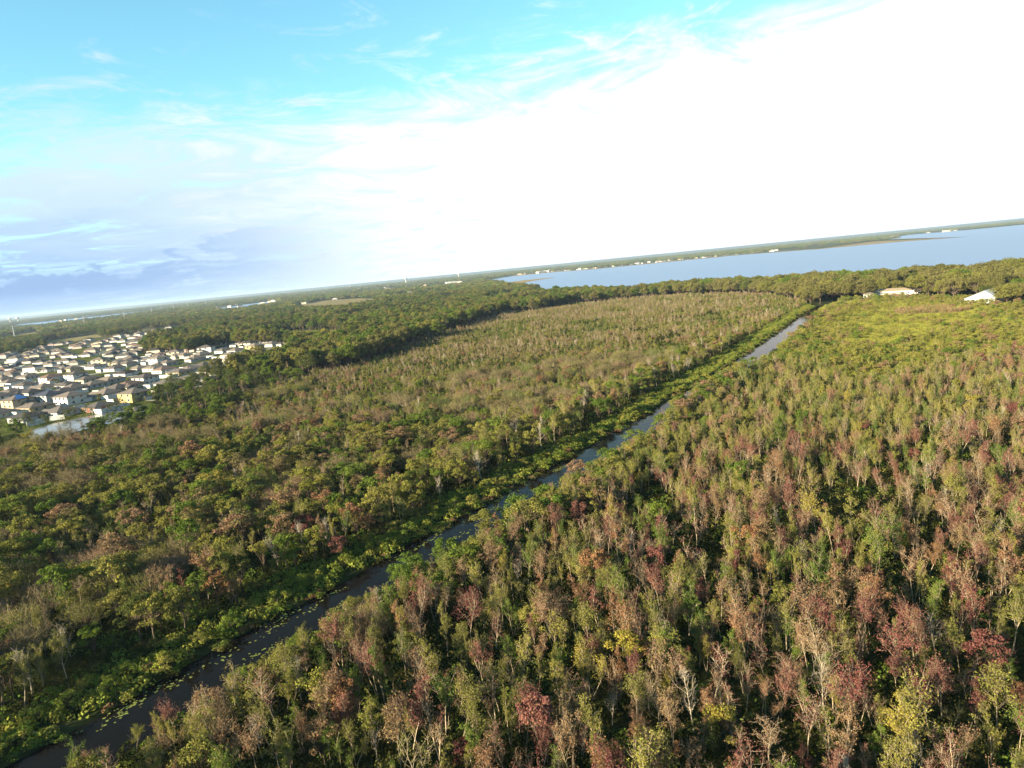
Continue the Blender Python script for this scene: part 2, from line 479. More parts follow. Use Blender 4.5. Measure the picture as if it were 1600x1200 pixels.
def inside(poly, x, y):
    P = np.array(poly)
    x = np.asarray(x, float)
    y = np.asarray(y, float)
    r = np.zeros(np.broadcast(x, y).shape, bool)
    j = len(P) - 1
    for i in range(len(P)):
        xi, yi = P[i]
        xj, yj = P[j]
        if yi != yj:
            c = ((yi > y) != (yj > y)) & (x < (xj - xi) * (y - yi) / (yj - yi) + xi)
            r ^= c
        j = i
    return r


NEAR_SHORE = [(900, 560), (640, 545), (470, 535), (354, 515), (310, 572), (275, 650), (232, 745), (170, 780),
              (118, 870), (75, 1010), (45, 1350), (15, 1750), (-30, 2350)]
LAKE = NEAR_SHORE + FAR_SHORE + [(5200, 4300), (5200, 700)]
LEFT_EDGE = [(-190, 180), (-155, 212), (-132, 228), (-112, 246), (-100, 300), (-96, 350), (-72, 386), (-60, 416), (-48, 496),
             (-27, 590), (6, 666), (71, 706), (131, 700), (178, 668), (214, 600), (206, 500), (194, 452)]
_yy = np.linspace(435, 40, 40)
LEFT_SWAMP = LEFT_EDGE + [(float(canal_x(v)), float(v)) for v in _yy] + [(-95, 40), (-190, 120)]
RIGHT_SWAMP = [(float(canal_x(v)) + CANAL_W / .835, float(v)) for v in _yy[::-1]] + \
              [(200, 452), (214, 476), (228, 462), (252, 446), (262, 405), (244, 362), (262, 338), (300, 318), (330, 330), (330, 200), (60, 30), (-70, 30)]


def in_left(x, y):
    """Inside the brush beyond the canal, with a ragged outer edge."""
    k = np.clip((-canal_t(x, y) - 40) / 40, 0, 1)
    return inside(LEFT_SWAMP, x + k * 26 * (vnoise(x, y, 17, 91) - .5), y + k * 34 * (vnoise(x, y, 15, 92) - .5))


MEADOW_CORE = [(222 + (q[0] - 222) * .74, 395 + (q[1] - 395) * .74) for q in MEADOW]


def vnoise(x, y, s, seed):
    """Smooth value noise in 0..1."""
    r = np.random.default_rng(seed)
    T = r.random((64, 64))
    u, v = np.asarray(x) / s + 1000, np.asarray(y) / s + 1000
    i, j = np.floor(u).astype(int), np.floor(v).astype(int)
    f, g = u - i, v - j
    f, g = f * f * (3 - 2 * f), g * g * (3 - 2 * g)
    A = lambda a, b: T[a % 64, b % 64]
    return (A(i, j) * (1 - f) + A(i + 1, j) * f) * (1 - g) + (A(i, j + 1) * (1 - f) + A(i + 1, j + 1) * f) * g


def jitter_grid(x0, x1, y0, y1, step, jit=0.42):
    gx = np.arange(x0, x1, step)
    gy = np.arange(y0, y1, step)
    X, Y = np.meshgrid(gx, gy)
    X = X + (np.arange(len(gy)) % 2)[:, None] * step * .5
    X = X + rng.uniform(-jit, jit, X.shape) * step
    Y = Y + rng.uniform(-jit, jit, Y.shape) * step
    return X.ravel(), Y.ravel()


def in_view(x, y, m=16.0):
    return (y > 36) & (np.abs(x - 0.01 * y) < 0.755 * y + m)


# ------------------------------------------------------------------ the ground, water and fields
def zone_ground():
    m = new_mat('ground_soil')
    nt = m.node_tree
    N, Lk = nt.nodes, nt.links
    b = N.new('ShaderNodeBsdfDiffuse')
    geo = N.new('ShaderNodeNewGeometry')

    def nz(s, d=6):
        n = N.new('ShaderNodeTexNoise')
        n.inputs['Scale'].default_value = s
        n.inputs['Detail'].default_value = d
        n.inputs['Roughness'].default_value = 0.62
        Lk.new(geo.outputs['Position'], n.inputs['Vector'])
        return n.outputs[0]
    rp = N.new('ShaderNodeValToRGB')
    cr = rp.color_ramp
    cr.elements[0].position, cr.elements[0].color = 0.34, (0.014, 0.019, 0.007, 1)
    cr.elements[1].position, cr.elements[1].color = 0.70, (0.045, 0.042, 0.017, 1)
    e = cr.elements.new(0.52)
    e.color = (0.024, 0.029, 0.010, 1)
    Lk.new(nz(0.35), rp.inputs[0])
    # broad patches: woods, pasture and pale built-up land towards the horizon
    rp2 = N.new('ShaderNodeValToRGB')
    cr = rp2.color_ramp
    cr.elements[0].position, cr.elements[0].color = 0.40, (0.032, 0.042, 0.016, 1)
    cr.elements[1].position, cr.elements[1].color = 0.66, (0.13, 0.12, 0.07, 1)
    e = cr.elements.new(0.55)
    e.color = (0.055, 0.062, 0.025, 1)
    Lk.new(nz(0.0022, 9), rp2.inputs[0])
    ln = N.new('ShaderNodeVectorMath')
    ln.operation = 'LENGTH'
    Lk.new(geo.outputs['Position'], ln.inputs[0])
    mr = N.new('ShaderNodeMapRange')
    Lk.new(ln.outputs['Value'], mr.inputs[0])
    mr.inputs[1].default_value = 600
    mr.inputs[2].default_value = 1100
    mx = N.new('ShaderNodeMix')
    mx.data_type = 'RGBA'
    Lk.new(mr.outputs[0], mx.inputs[0])
    Lk.new(rp.outputs[0], mx.inputs[6])
    Lk.new(rp2.outputs[0], mx.inputs[7])
    Lk.new(mx.outputs[2], b.inputs[0])
    out = N.new('ShaderNodeOutputMaterial')
    Lk.new(b.outputs[0], out.inputs[0])
    return m


def sheet(name, poly, z, mat, label=None):
    me = bpy.data.meshes.new(name)
    me.from_pydata([(p[0], p[1], z) for p in poly], [], [tuple(range(len(poly)))])
    me.materials.append(mat)
    me.update()
    if me.polygons[0].normal.z < 0:
        me.flip_normals()
    o = link(name, me)
    return tag(o, label, kind='structure')


def smooth_poly(poly, it=2):
    P = [tuple(p) for p in poly]
    for _ in range(it):
        Q = []
        for a, b in zip(P, P[1:] + P[:1]):
            Q += [(a[0] * .75 + b[0] * .25, a[1] * .75 + b[1] * .25), (a[0] * .25 + b[0] * .75, a[1] * .25 + b[1] * .75)]
        P = Q
    return P


FRINGE = []


def build_ground():
    # one sheet to the horizon with the canal cut into it as a shallow trough
    ys = np.concatenate([[-60000, -500, 20], np.linspace(40, 450, 70), [470, 700, 1500, 4000, 12000, 70000]])
    V, Q = [], []
    END = 450
    for y in ys:
        c = float(canal_x(min(max(y, 30), END)))
        w = CANAL_W / .835
        dep = -0.9 if y <= END else 0.0
        wob = 0.5 * math.sin(y * .21) + 0.35 * math.sin(y * .53 + 1)
        xs = [-70000, -3000, c - 30, c - 1.0 + wob, c + 0.8 + wob, c + w - 0.8 - wob * .6, c + w + 0.8 - wob * .6, c + w + 30, 3000, 70000]
        zs = [0, 0, 0, 0, dep, dep, 0, 0, 0, 0]
        V += [(a, float(y), z) for a, z in zip(xs, zs)]
    n = 10
    for i in range(len(ys) - 1):
        for k in range(n - 1):
            a = i * n + k
            Q.append((a, a + 1, a + n + 1, a + n))
    tag(link('ground', mesh_np('ground', V, Q, mats=[zone_ground()])), kind='structure')
    # canal water fills the trough
    yw = np.linspace(20, 449, 120)
    V, Q = [], []
    for y in yw:
        c = float(canal_x(y))
        V += [(c - 1.2, y, -0.28), (c + CANAL_W / .835 + 1.2, y, -0.28)]
    for i in range(len(yw) - 1):
        Q.append((2 * i, 2 * i + 1, 2 * i + 3, 2 * i + 2))
    tag(link('canal_water', mesh_np('canal_water', V, Q, mats=[water_mat('water_canal', (0.005, 0.0045, 0.004), 0.02, 0.5, 0.03, 0.05)])), kind='structure')
    lake_m = water_mat('water_lake', (0.120, 0.190, 0.315), 0.40, 0.045, 0.8, 0.45, 2.0, (1, 0.5, 1))  # blue of the reflected sky is put into the base colour
    pond_m = water_mat('water_pond', (0.13, 0.125, 0.12), 0.10, 0.3, 0.05, 0.25)
    sheet('lake_water', LAKE, 0.05, lake_m)
    sheet('pond_water', smooth_poly(POND_NEAR), 0.03, pond_m)
    sheet('pond_water', smooth_poly(POND_FAR), 0.03, water_mat('water_pond_far', (0.01, 0.012, 0.01), 0.05, 0.3, 0.05, 0.6))
    sheet('pond_water', SMALL_W, 0.06, lake_m)
    sheet('pond_water', SMALL_W2, 0.06, lake_m)
    lawn = plain('lawn_grass', (0.12, 0.16, 0.035), 0.95, 0.35, 0.12, 0.0, c2=(0.17, 0.18, 0.06))
    sheet('lawn', TOWN, 0.012, lawn)
    bank = smooth_poly([(-166, 226), (-186, 262), (-176, 284), (-160, 304), (-146, 300), (-136, 268), (-148, 240)])
    sheet('pond_bank', bank, 0.018, lawn)
    bank2 = smooth_poly([(-258, 716), (-222, 742), (-130, 652), (-126, 572), (-160, 550)])
    sheet('pond_bank', bank2, 0.018, plain('bank_grass', (0.24, 0.27, 0.05), 0.95, 0.25, 0.1, 0.0))
    sheet('green_strip', [(-150, 392), (-138, 396), (-116, 420), (-112, 452), (-132, 452), (-146, 424)], 0.02, plain('strip_grass', (0.17, 0.20, 0.035), 0.95, 0.3, 0.2, 0.0))
    sheet('meadow', smooth_poly(MEADOW, 1), 0.014, plain('meadow_grass', (0.16, 0.17, 0.035), 0.95, 0.3, 0.15, 0.0, c2=(0.22, 0.20, 0.055)))
    field = plain('field_hay', (0.34, 0.28, 0.13), 0.95, 0.2, 0.02, 0.0)
    for p in (FIELD, FIELD_B, FIELD_C):
        sheet('hay_field', p, 0.07, field)
    reedm = plain('shore_reeds', (0.46, 0.34, 0.17), 0.95, 0.25, 0.02, 0.0)
    sheet('shore_spit', smooth_poly(SPIT), 0.35, reedm)
    # reedy fringe along the far shore and the long spit
    fr = []
    F = FAR_SHORE[1:9]
    for a in F:
        fr.append((a[0], a[1] - 10))
    for a in F[::-1]:
        fr.append((a[0] + 20, a[1] + 210 + 90 * math.sin(a[0] * .01)))
    FRINGE.append(fr)
    sheet('shore_fringe', fr, 0.40, reedm)
    T = FAR_SHORE[8:13]
    fr = [(T[0][0] - 60, T[0][1] + 40), (T[0][0], T[0][1]), (T[1][0], T[1][1] - 15), (T[2][0], T[2][1]), (T[1][0] + 200, T[1][1] + 330), (1720, 3300)]
    FRINGE.append(fr)
    sheet('shore_fringe', fr, 0.45, reedm)
    # the asphalt street that bends through the far rows of houses
    asph = plain('street_asphalt', (0.07, 0.07, 0.08), 0.9, 0.15, 0.3, 0.1)
    conc = plain('street_concrete', (0.42, 0.40, 0.37), 0.9, 0.12, 0.3, 0.1)

    def road(name, pts, w, mat, z):
        P = np.array(pts, float)
        d = np.gradient(P, axis=0)
        d /= np.linalg.norm(d, axis=1, keepdims=True)
        nn = np.stack([-d[:, 1], d[:, 0]], 1)
        A, B = P + nn * w / 2, P - nn * w / 2
        V = [(*p, z) for p in np.concatenate([A, B])]
        k = len(P)
        return tag(link(name, mesh_np(name, V, [(i, k + i, k + i + 1, i + 1) for i in range(k - 1)][::1], mats=[mat])), kind='structure')
    road('street', [(-420, 600), (-445, 640), (-462, 690), (-480, 760), (-490, 830), (-480, 880)], 11, asph, 0.03)
    road('street', [(-240, 320), (-205, 350), (-182, 400), (-178, 460), (-192, 505)], 8, conc, 0.026)
    road('street', [(-330, 420), (-290, 445), (-255, 485), (-235, 545), (-235, 600)], 8, conc, 0.026)
    road('street', [(-270, 330), (-250, 365), (-215, 420), (-205, 470)], 8, asph, 0.024)
    road('street', [(-400, 530), (-340, 540), (-300, 570), (-270, 600)], 8, conc, 0.026)
    road('driveway', [(238, 395), (244, 430), (252, 452)], 5, conc, 0.03)


build_ground()


# ------------------------------------------------------------------ plants: shapes
def norm(v):
    return v / (np.linalg.norm(v) + 1e-9)


def branch_path(p, d, L, r, k=4, bend=0.25, lift=0.15):
    pts = [np.array(p, float)]
    d = norm(np.array(d, float))
    for i in range(k):
        d = norm(d + r.normal(size=3) * bend * .5 + np.array([0, 0, lift]))
        pts.append(pts[-1] + d * L / k)
    return np.array(pts)


def upright_tree(seed, H, spread, nb, per, leaf, sparse=0.0, lean=0.06, low=0.35, twigs=3):
    """Swamp tree: pale thin stem, rising branches, leaf sprays at the twig ends."""
    r = np.random.default_rng(seed)
    paths, rad, C, O = [], [], [], []
    stems = 1 if r.random() < .6 else 2
    for s in range(stems):
        d0 = np.array([r.normal() * lean * (1 + 2 * s), r.normal() * lean * (1 + 2 * s), 1])
        hs = H * (1 if s == 0 else r.uniform(.65, .9)) * .92
        tr = branch_path((r.normal() * .1 * s, r.normal() * .1 * s, -0.1), d0, hs, r, 7, 0.16, 0.04)
        r0 = 0.022 * H * .62
        paths.append(tr)
        rad.append(np.linspace(r0, 0.02, 8))
        m = int(nb / stems) + 1
        for i in range(m):
            f = low + (1 - low) * (i + r.random()) / m
            q = f * 7
            a = int(min(q, 6))
            p = tr[a] + (tr[a + 1] - tr[a]) * (q - a)
            th = i * 2.4 + r.random() * 1.2
            ang = r.uniform(.45, .95) * (1.15 - .5 * f)
            d = np.array([math.cos(th) * math.sin(ang), math.sin(th) * math.sin(ang), math.cos(ang)])
            L = spread * r.uniform(.7, 1.3) * (1.25 - .7 * abs(f - .55))
            b = branch_path(p, d, L, r, 4, .3, .12)
            paths.append(b)
            rad.append(np.linspace(0.030, 0.012, 5) * (H / 6.5))
            for t in range(twigs):
                k = 1 + int(r.random() * 3.99)
                dd = norm(b[min(k, 4)] - b[k - 1] + r.normal(size=3) * .55 + np.array([0, 0, .2]))
                w = branch_path(b[k], dd, L * r.uniform(.35, .65), r, 2, .3, .1)
                paths.append(w)
                rad.append(np.array([.016, .012, .008]) * (H / 6.5))
                if r.random() < sparse:
                    continue
                n = r.poisson(per) + 1
                u = r.uniform(.2, 1.1, n)[:, None]
                base = w[0] + (w[2] - w[0]) * u
                c = base + r.normal(size=(n, 3)) * .105 * spread
                C.append(c)
                O.append(np.tile(norm((w[2] - np.array([tr[4][0], tr[4][1], w[2][2] - .5]))), (n, 1)))
    tv, tq = tube_np(paths[:stems], rad[:stems], 5)
    bv, bq = tube_np([p for p in paths[stems:]], [x for x in rad[stems:]], 3)
    wood = (np.concatenate([tv, bv]), np.concatenate([tq, bq + len(tv)]))
    C = np.concatenate(C) if C else np.zeros((1, 3)) + [0, 0, H * .8]
    O = np.concatenate(O) if O else np.zeros((1, 3))
    return wood, leaf_np(C, leaf, .35, O, 1.5, r)


def dome_shrub(seed, R, H, stems, per, leaf):
    """Many arching stems from one root that end in a rounded twiggy dome."""
    r = np.random.default_rng(seed)
    paths, rad, C, O = [], [], [], []
    for i in range(stems):
        th = i * 2.39996 + r.random() * .5
        q = math.sqrt((i + .5) / stems)
        ex, ey = math.cos(th) * R * q, math.sin(th) * R * q
        ez = H * math.sqrt(max(0.12, 1 - .72 * q * q)) * r.uniform(.85, 1.08)
        t = np.linspace(0, 1, 5)[:, None]
        p = np.concatenate([ex * t ** 1.25, ey * t ** 1.25, ez * t ** .9], 1) + r.normal(size=(5, 3)) * .06
        paths.append(p)
        rad.append(np.linspace(.045, .014, 5))
        for k in range(4):
            s = p[3] if k < 2 else p[4]
            d = norm(np.array([ex, ey, ez]) * .25 + r.normal(size=3) * .8 + np.array([0, 0, .5]))
            w = branch_path(s, d, R * r.uniform(.2, .4), r, 2, .3, .1)
            paths.append(w)
            rad.append(np.array([.014, .010, .007]))
            n = r.poisson(per) + 1
            C.append(w[0] + (w[2] - w[0]) * r.uniform(.1, 1.15, n)[:, None] + r.normal(size=(n, 3)) * .16)
            O.append(np.tile(norm(np.array([ex, ey, ez * .6])), (n, 1)))
    wood = tube_np(paths, rad, 3)
    return wood, leaf_np(np.concatenate(C), leaf, .3, np.concatenate(O), 2.0, r)


def crown_tree(seed, H, R, base, clumps, per, leaf, trunk_r, fill=1.0, flat=0.8):
    """Broad-leaved tree: limbs to leaf clumps spread through an uneven crown."""
    r = np.random.default_rng(seed)
    paths, rad, C, O = [], [], [], []
    tr = branch_path((0, 0, -0.2), (r.normal() * .05, r.normal() * .05, 1), (base + H) * .5, r, 5, .15, .05)
    cz = (H + base) / 2
    hz = (H - base) / 2
    paths.append(tr)
    rad.append(np.linspace(trunk_r, trunk_r * .45, 6))
    for i in range(clumps):
        u = r.normal(size=3)
        u /= np.linalg.norm(u)
        if u[2] < -.5:
            u[2] *= -1
        q = r.uniform(.45, 1.0) ** .6
        wob = 1 + .22 * math.sin(3 * math.atan2(u[1], u[0]) + seed) + .12 * r.normal()
        c = np.array([u[0] * R * q * wob, u[1] * R * q * wob, cz + u[2] * hz * q * flat])
        cr = R * r.uniform(.24, .42) * fill
        s = tr[int(r.integers(2, 6))]
        mid = (s + c) / 2 + np.array([0, 0, -.05 * R])
        paths.append(np.array([s, mid, c]))
        rad.append(np.array([trunk_r * .4, trunk_r * .24, trunk_r * .08]))
        n = int(per * r.uniform(.7, 1.3))
        w = r.normal(size=(n, 3))
        w /= np.linalg.norm(w, axis=1, keepdims=True)
        w[:, 2] = np.where(w[:, 2] < -.35, -w[:, 2], w[:, 2])
        rr = cr * r.uniform(.55, 1.1, n)[:, None]
        C.append(c + w * rr * np.array([1, 1, .8]))
        O.append(w * 1.1)
    tv, tq = tube_np(paths[:1], rad[:1], 7)
    bv, bq = tube_np(paths[1:], rad[1:], 4)
    wood = (np.concatenate([tv, bv]), np.concatenate([tq, bq + len(tv)]))
    return wood, leaf_np(np.concatenate(C), leaf, .3, np.concatenate(O), 1.4, r)


def pine_shape(seed, H, R):
    r = np.random.default_rng(seed)
    tr = branch_path((0, 0, -.2), (r.normal() * .03, r.normal() * .03, 1), H * .97, r, 7, .06, .1)
    paths, rad, C, O = [tr], [np.linspace(.16, .04, 8)], [], []
    for i in range(22):
        f = r.uniform(.45, 1)
        q = f * 7
        a = int(min(q, 6))
        p = tr[a] + (tr[a + 1] - tr[a]) * (q - a)
        th = i * 2.4
        L = R * (1.25 - .8 * f) * r.uniform(.7, 1.2)
        e = p + np.array([math.cos(th) * L, math.sin(th) * L, L * r.uniform(.1, .5)])
        paths.append(np.array([p, (p + e) / 2 - [0, 0, .1], e]))
        rad.append(np.array([.05, .035, .015]))
        n = 34
        w = r.normal(size=(n, 3))
        C.append(e + w * R * .17)
        O.append(w * .6)
    tv, tq = tube_np(paths[:1], rad[:1], 6)
    bv, bq = tube_np(paths[1:], rad[1:], 3)
    return (np.concatenate([tv, bv]), np.concatenate([tq, bq + len(tv)])), leaf_np(np.concatenate(C), .42, .3, np.concatenate(O), 2.2, r)


def mound(seed, R, H, n, leaf, elong=1.5):
    r = np.random.default_rng(seed)
    th = r.uniform(0, 2 * math.pi, n)
    q = np.sqrt(r.random(n)) * R
    lob = 1 + .3 * np.sin(th * 3 + seed)
    z = H * (1 - (q / R) ** 2 * .8) * r.uniform(.25, 1, n) ** .6
    C = np.stack([np.cos(th) * q * lob, np.sin(th) * q * lob, z], 1)
    O = np.stack([np.cos(th) * q / R, np.sin(th) * q / R, np.full(n, .6)], 1)
    return leaf_np(C, leaf, .5, O, elong, r)


def tuft(seed, R, H, n, w=.05):
    """Grass or reed blades."""
    r = np.random.default_rng(seed)
    th = r.uniform(0, 2 * math.pi, n)
    q = np.sqrt(r.random(n)) * R
    B = np.stack([np.cos(th) * q, np.sin(th) * q, np.zeros(n)], 1)
    T = B + np.stack([r.normal(size=n) * .25 * H, r.normal(size=n) * .25 * H, H * r.uniform(.55, 1.15, n)], 1)
    ph = r.uniform(0, 2 * math.pi, n)
    s = np.stack([np.cos(ph), np.sin(ph), np.zeros(n)], 1) * w
    v = np.stack([B - s, B + s, T + s * .35, T - s * .35], 1).reshape(-1, 3)
    return v, np.arange(4 * n).reshape(-1, 4)


# every plant shape once: (wood, leaves)
SHAPES = {
    'upright': [upright_tree(100 + i, 6.2 + .5 * (i % 3), 1.15 + .14 * (i % 4), 17, 26, .16, .05, twigs=4, low=.42) for i in range(8)],
    'vase': [upright_tree(150 + i, 6.0, 1.85, 15, 27, .16, .08, low=.52, twigs=4, lean=.10) for i in range(6)],
    'sparse': [upright_tree(200 + i, 6.4, 1.45, 17, 10, .13, .28, twigs=5, lean=.08) for i in range(6)],
    'bare': [upright_tree(250 + i, 6.0 + .6 * i, 1.55, 18, 0.2, .14, .96, twigs=6, lean=.10, low=.3) for i in range(5)],
    'dome': [dome_shrub(300 + i, 2.7, 3.7, 70, 17, .13) for i in range(5)],
    'round': [crown_tree(350 + i, 7.2, 2.3, .9, 20, 95, .24, .14, .9) for i in range(6)],
    'shrub': [crown_tree(400 + i, 3.0, 1.7, .2, 12, 60, .22, .06, 1.0) for i in range(5)],
    'oak': [crown_tree(450 + i, 13.5, 7.2, .4, 60, 110, .55, .42, .8) for i in range(5)],
    'forest': [crown_tree(500 + i, 13.0, 3.9, .6, 32, 90, .48, .26, .95) for i in range(6)],
    'pine': [pine_shape(550 + i, 11.0, 3.0) for i in range(4)],
}
LOW = {
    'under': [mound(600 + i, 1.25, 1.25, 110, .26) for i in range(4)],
    'herb': [mound(620 + i, 1.1, 1.0, 120, .27, 1.2) for i in range(4)],
    'grass': [tuft(640 + i, .9, .75, 90, .03) for i in range(3)],
    'reed': [tuft(660 + i, .8, 1.5, 70, .035) for i in range(3)],
    'far': [crown_tree(680 + i, 9.5, 6.5, .6, 16, 26, 1.7, .3, 1.1)[1] for i in range(4)],
}
MESH = {}
for kind, lst in SHAPES.items():
    for i, (w, l) in enumerate(lst):
        bark = {'upright': M_BARK, 'vase': M_BARK, 'sparse': M_BARK, 'bare': M_BARK_GR, 'dome': M_BARK}.get(kind, M_BARK_DK)
        MESH[kind, i] = (mesh_np('trunk_' + kind, w[0], w[1], mats=[bark], smooth=True), mesh_np('crown_' + kind, l[0], l[1], mats=[M_LEAF['green']]))

# prototypes for the uncountable rest: one joined mesh for each shape and leaf colour, kept out of the scene itself
PROTO = bpy.data.collections.new('plant_shapes')
PROTO_IDX = {}


def proto(kind, i, colour):
    key = (kind, i, colour)
    if key not in PROTO_IDX:
        if kind in LOW:
            l = LOW[kind][i]
            me = mesh_np('plant', l[0], l[1], mats=[M_LEAF[colour]])
        else:
            w, l = SHAPES[kind][i]
            v = np.concatenate([w[0], l[0]])
            q = np.concatenate([w[1], l[1] + len(w[0])])
            me = mesh_np('plant', v, q, mats=[MESH[kind, i][0].materials[0], M_LEAF[colour]], midx=np.r_[np.zeros(len(w[1])), np.ones(len(l[1]))])
        k = len(PROTO_IDX)
        o = bpy.data.objects.new('plant_%04d' % k, me)
        PROTO.objects.link(o)
        PROTO_IDX[key] = k
    return PROTO_IDX[key]


def scatter_group():
    g = bpy.data.node_groups.new('scatter', 'GeometryNodeTree')
    g.interface.new_socket('Geometry', in_out='INPUT', socket_type='NodeSocketGeometry')
    g.interface.new_socket('Geometry', in_out='OUTPUT', socket_type='NodeSocketGeometry')
    N, Lk = g.nodes, g.links
    gi, go = N.new('NodeGroupInput'), N.new('NodeGroupOutput')
    ci = N.new('GeometryNodeCollectionInfo')
    ci.inputs['Collection'].default_value = PROTO
    ci.inputs['Separate Children'].default_value = True
    ci.inputs['Reset Children'].default_value = True
    ip = N.new('GeometryNodeInstanceOnPoints')
    ip.inputs['Pick Instance'].default_value = True

    def attr(name, t):
        n = N.new('GeometryNodeInputNamedAttribute')
        n.data_type = t
        n.inputs['Name'].default_value = name
        return n.outputs[0]
    Lk.new(gi.outputs[0], ip.inputs['Points'])
    Lk.new(ci.outputs[0], ip.inputs['Instance'])
    Lk.new(attr('which', 'INT'), ip.inputs['Instance Index'])
    Lk.new(attr('turn', 'FLOAT_VECTOR'), ip.inputs['Rotation'])
    Lk.new(attr('size', 'FLOAT_VECTOR'), ip.inputs['Scale'])
    Lk.new(ip.outputs[0], go.inputs[0])
    return g


SCATTER = scatter_group()


def scatter(name, rows, label, cat):
    """rows: (x, y, z, which, rz, sx, sz) -> one object of kind stuff."""
    a = np.array(rows, float)
    me = bpy.data.meshes.new(name)
    me.vertices.add(len(a))
    me.vertices.foreach_set('co', a[:, :3].astype(np.float32).ravel())
    at = me.attributes.new('which', 'INT', 'POINT')
    at.data.foreach_set('value', a[:, 3].astype(np.int32))
    at = me.attributes.new('turn', 'FLOAT_VECTOR', 'POINT')
    tv = np.zeros((len(a), 3), np.float32)
    tv[:, 2] = a[:, 4]
    at.data.foreach_set('vector', tv.ravel())
    at = me.attributes.new('size', 'FLOAT_VECTOR', 'POINT')
    sv = np.stack([a[:, 5], a[:, 5], a[:, 6]], 1).astype(np.float32)
    at.data.foreach_set('vector', sv.ravel())
    o = link(name, me)
    md = o.modifiers.new('scatter', 'NODES')
    md.node_group = SCATTER
    return tag(o, label, cat, kind='stuff')

# ------------------------------------------------------------------ plants: where they grow
TREES = []          # x, y, shape, i, colour, width scale, height scale, turn, name
MAPLE, SWAMP, DRY, DEAD = 'maple_tree', 'swamp_tree', 'dry_tree', 'dead_tree'
BASE_H = {'upright': 6.6, 'vase': 6.0, 'sparse': 6.4, 'bare': 7.0, 'dome': 3.9, 'round': 7.2, 'shrub': 3.0, 'oak': 13.5, 'forest': 13.0, 'pine': 11.0}
NAME = {'dome': 'willow_shrub', 'round': 'broadleaf_tree', 'shrub': 'bank_shrub', 'oak': 'oak_tree', 'forest': 'woodland_tree', 'pine': 'pine_tree', 'bare': DEAD, 'sparse': DRY}


def put(x, y, shape, colour, h, wide=1.0, i=None):
    """A plant of height h metres."""
    n = len(SHAPES[shape])
    if shape == 'upright':
        h, wide = h * .80, wide * .70
    elif shape in ('vase', 'sparse', 'bare'):
        h *= .76
    elif shape in ('round', 'shrub') and y < 345:
        h *= .88
    s = h / BASE_H[shape]
    nm = NAME.get(shape) or (MAPLE if colour in ('maroon', 'rust', 'gold', 'tan') else SWAMP)
    TREES.append((float(x), float(y), shape, int(rng.integers(n)) if i is None else i, colour, s * wide, s, float(rng.uniform(0, 6.283)), nm))


def pick(p):
    k = list(p)
    w = np.array([p[a] for a in k], float)
    return k[int(rng.choice(len(k), p=w / w.sum()))]


UNDER = []


def low_plant(x, y, kind, colour, s, sz=None):
    UNDER.append((x, y, 0.0, proto(kind, int(rng.integers(len(LOW[kind]))), colour), rng.uniform(0, 6.28), s, sz or s))


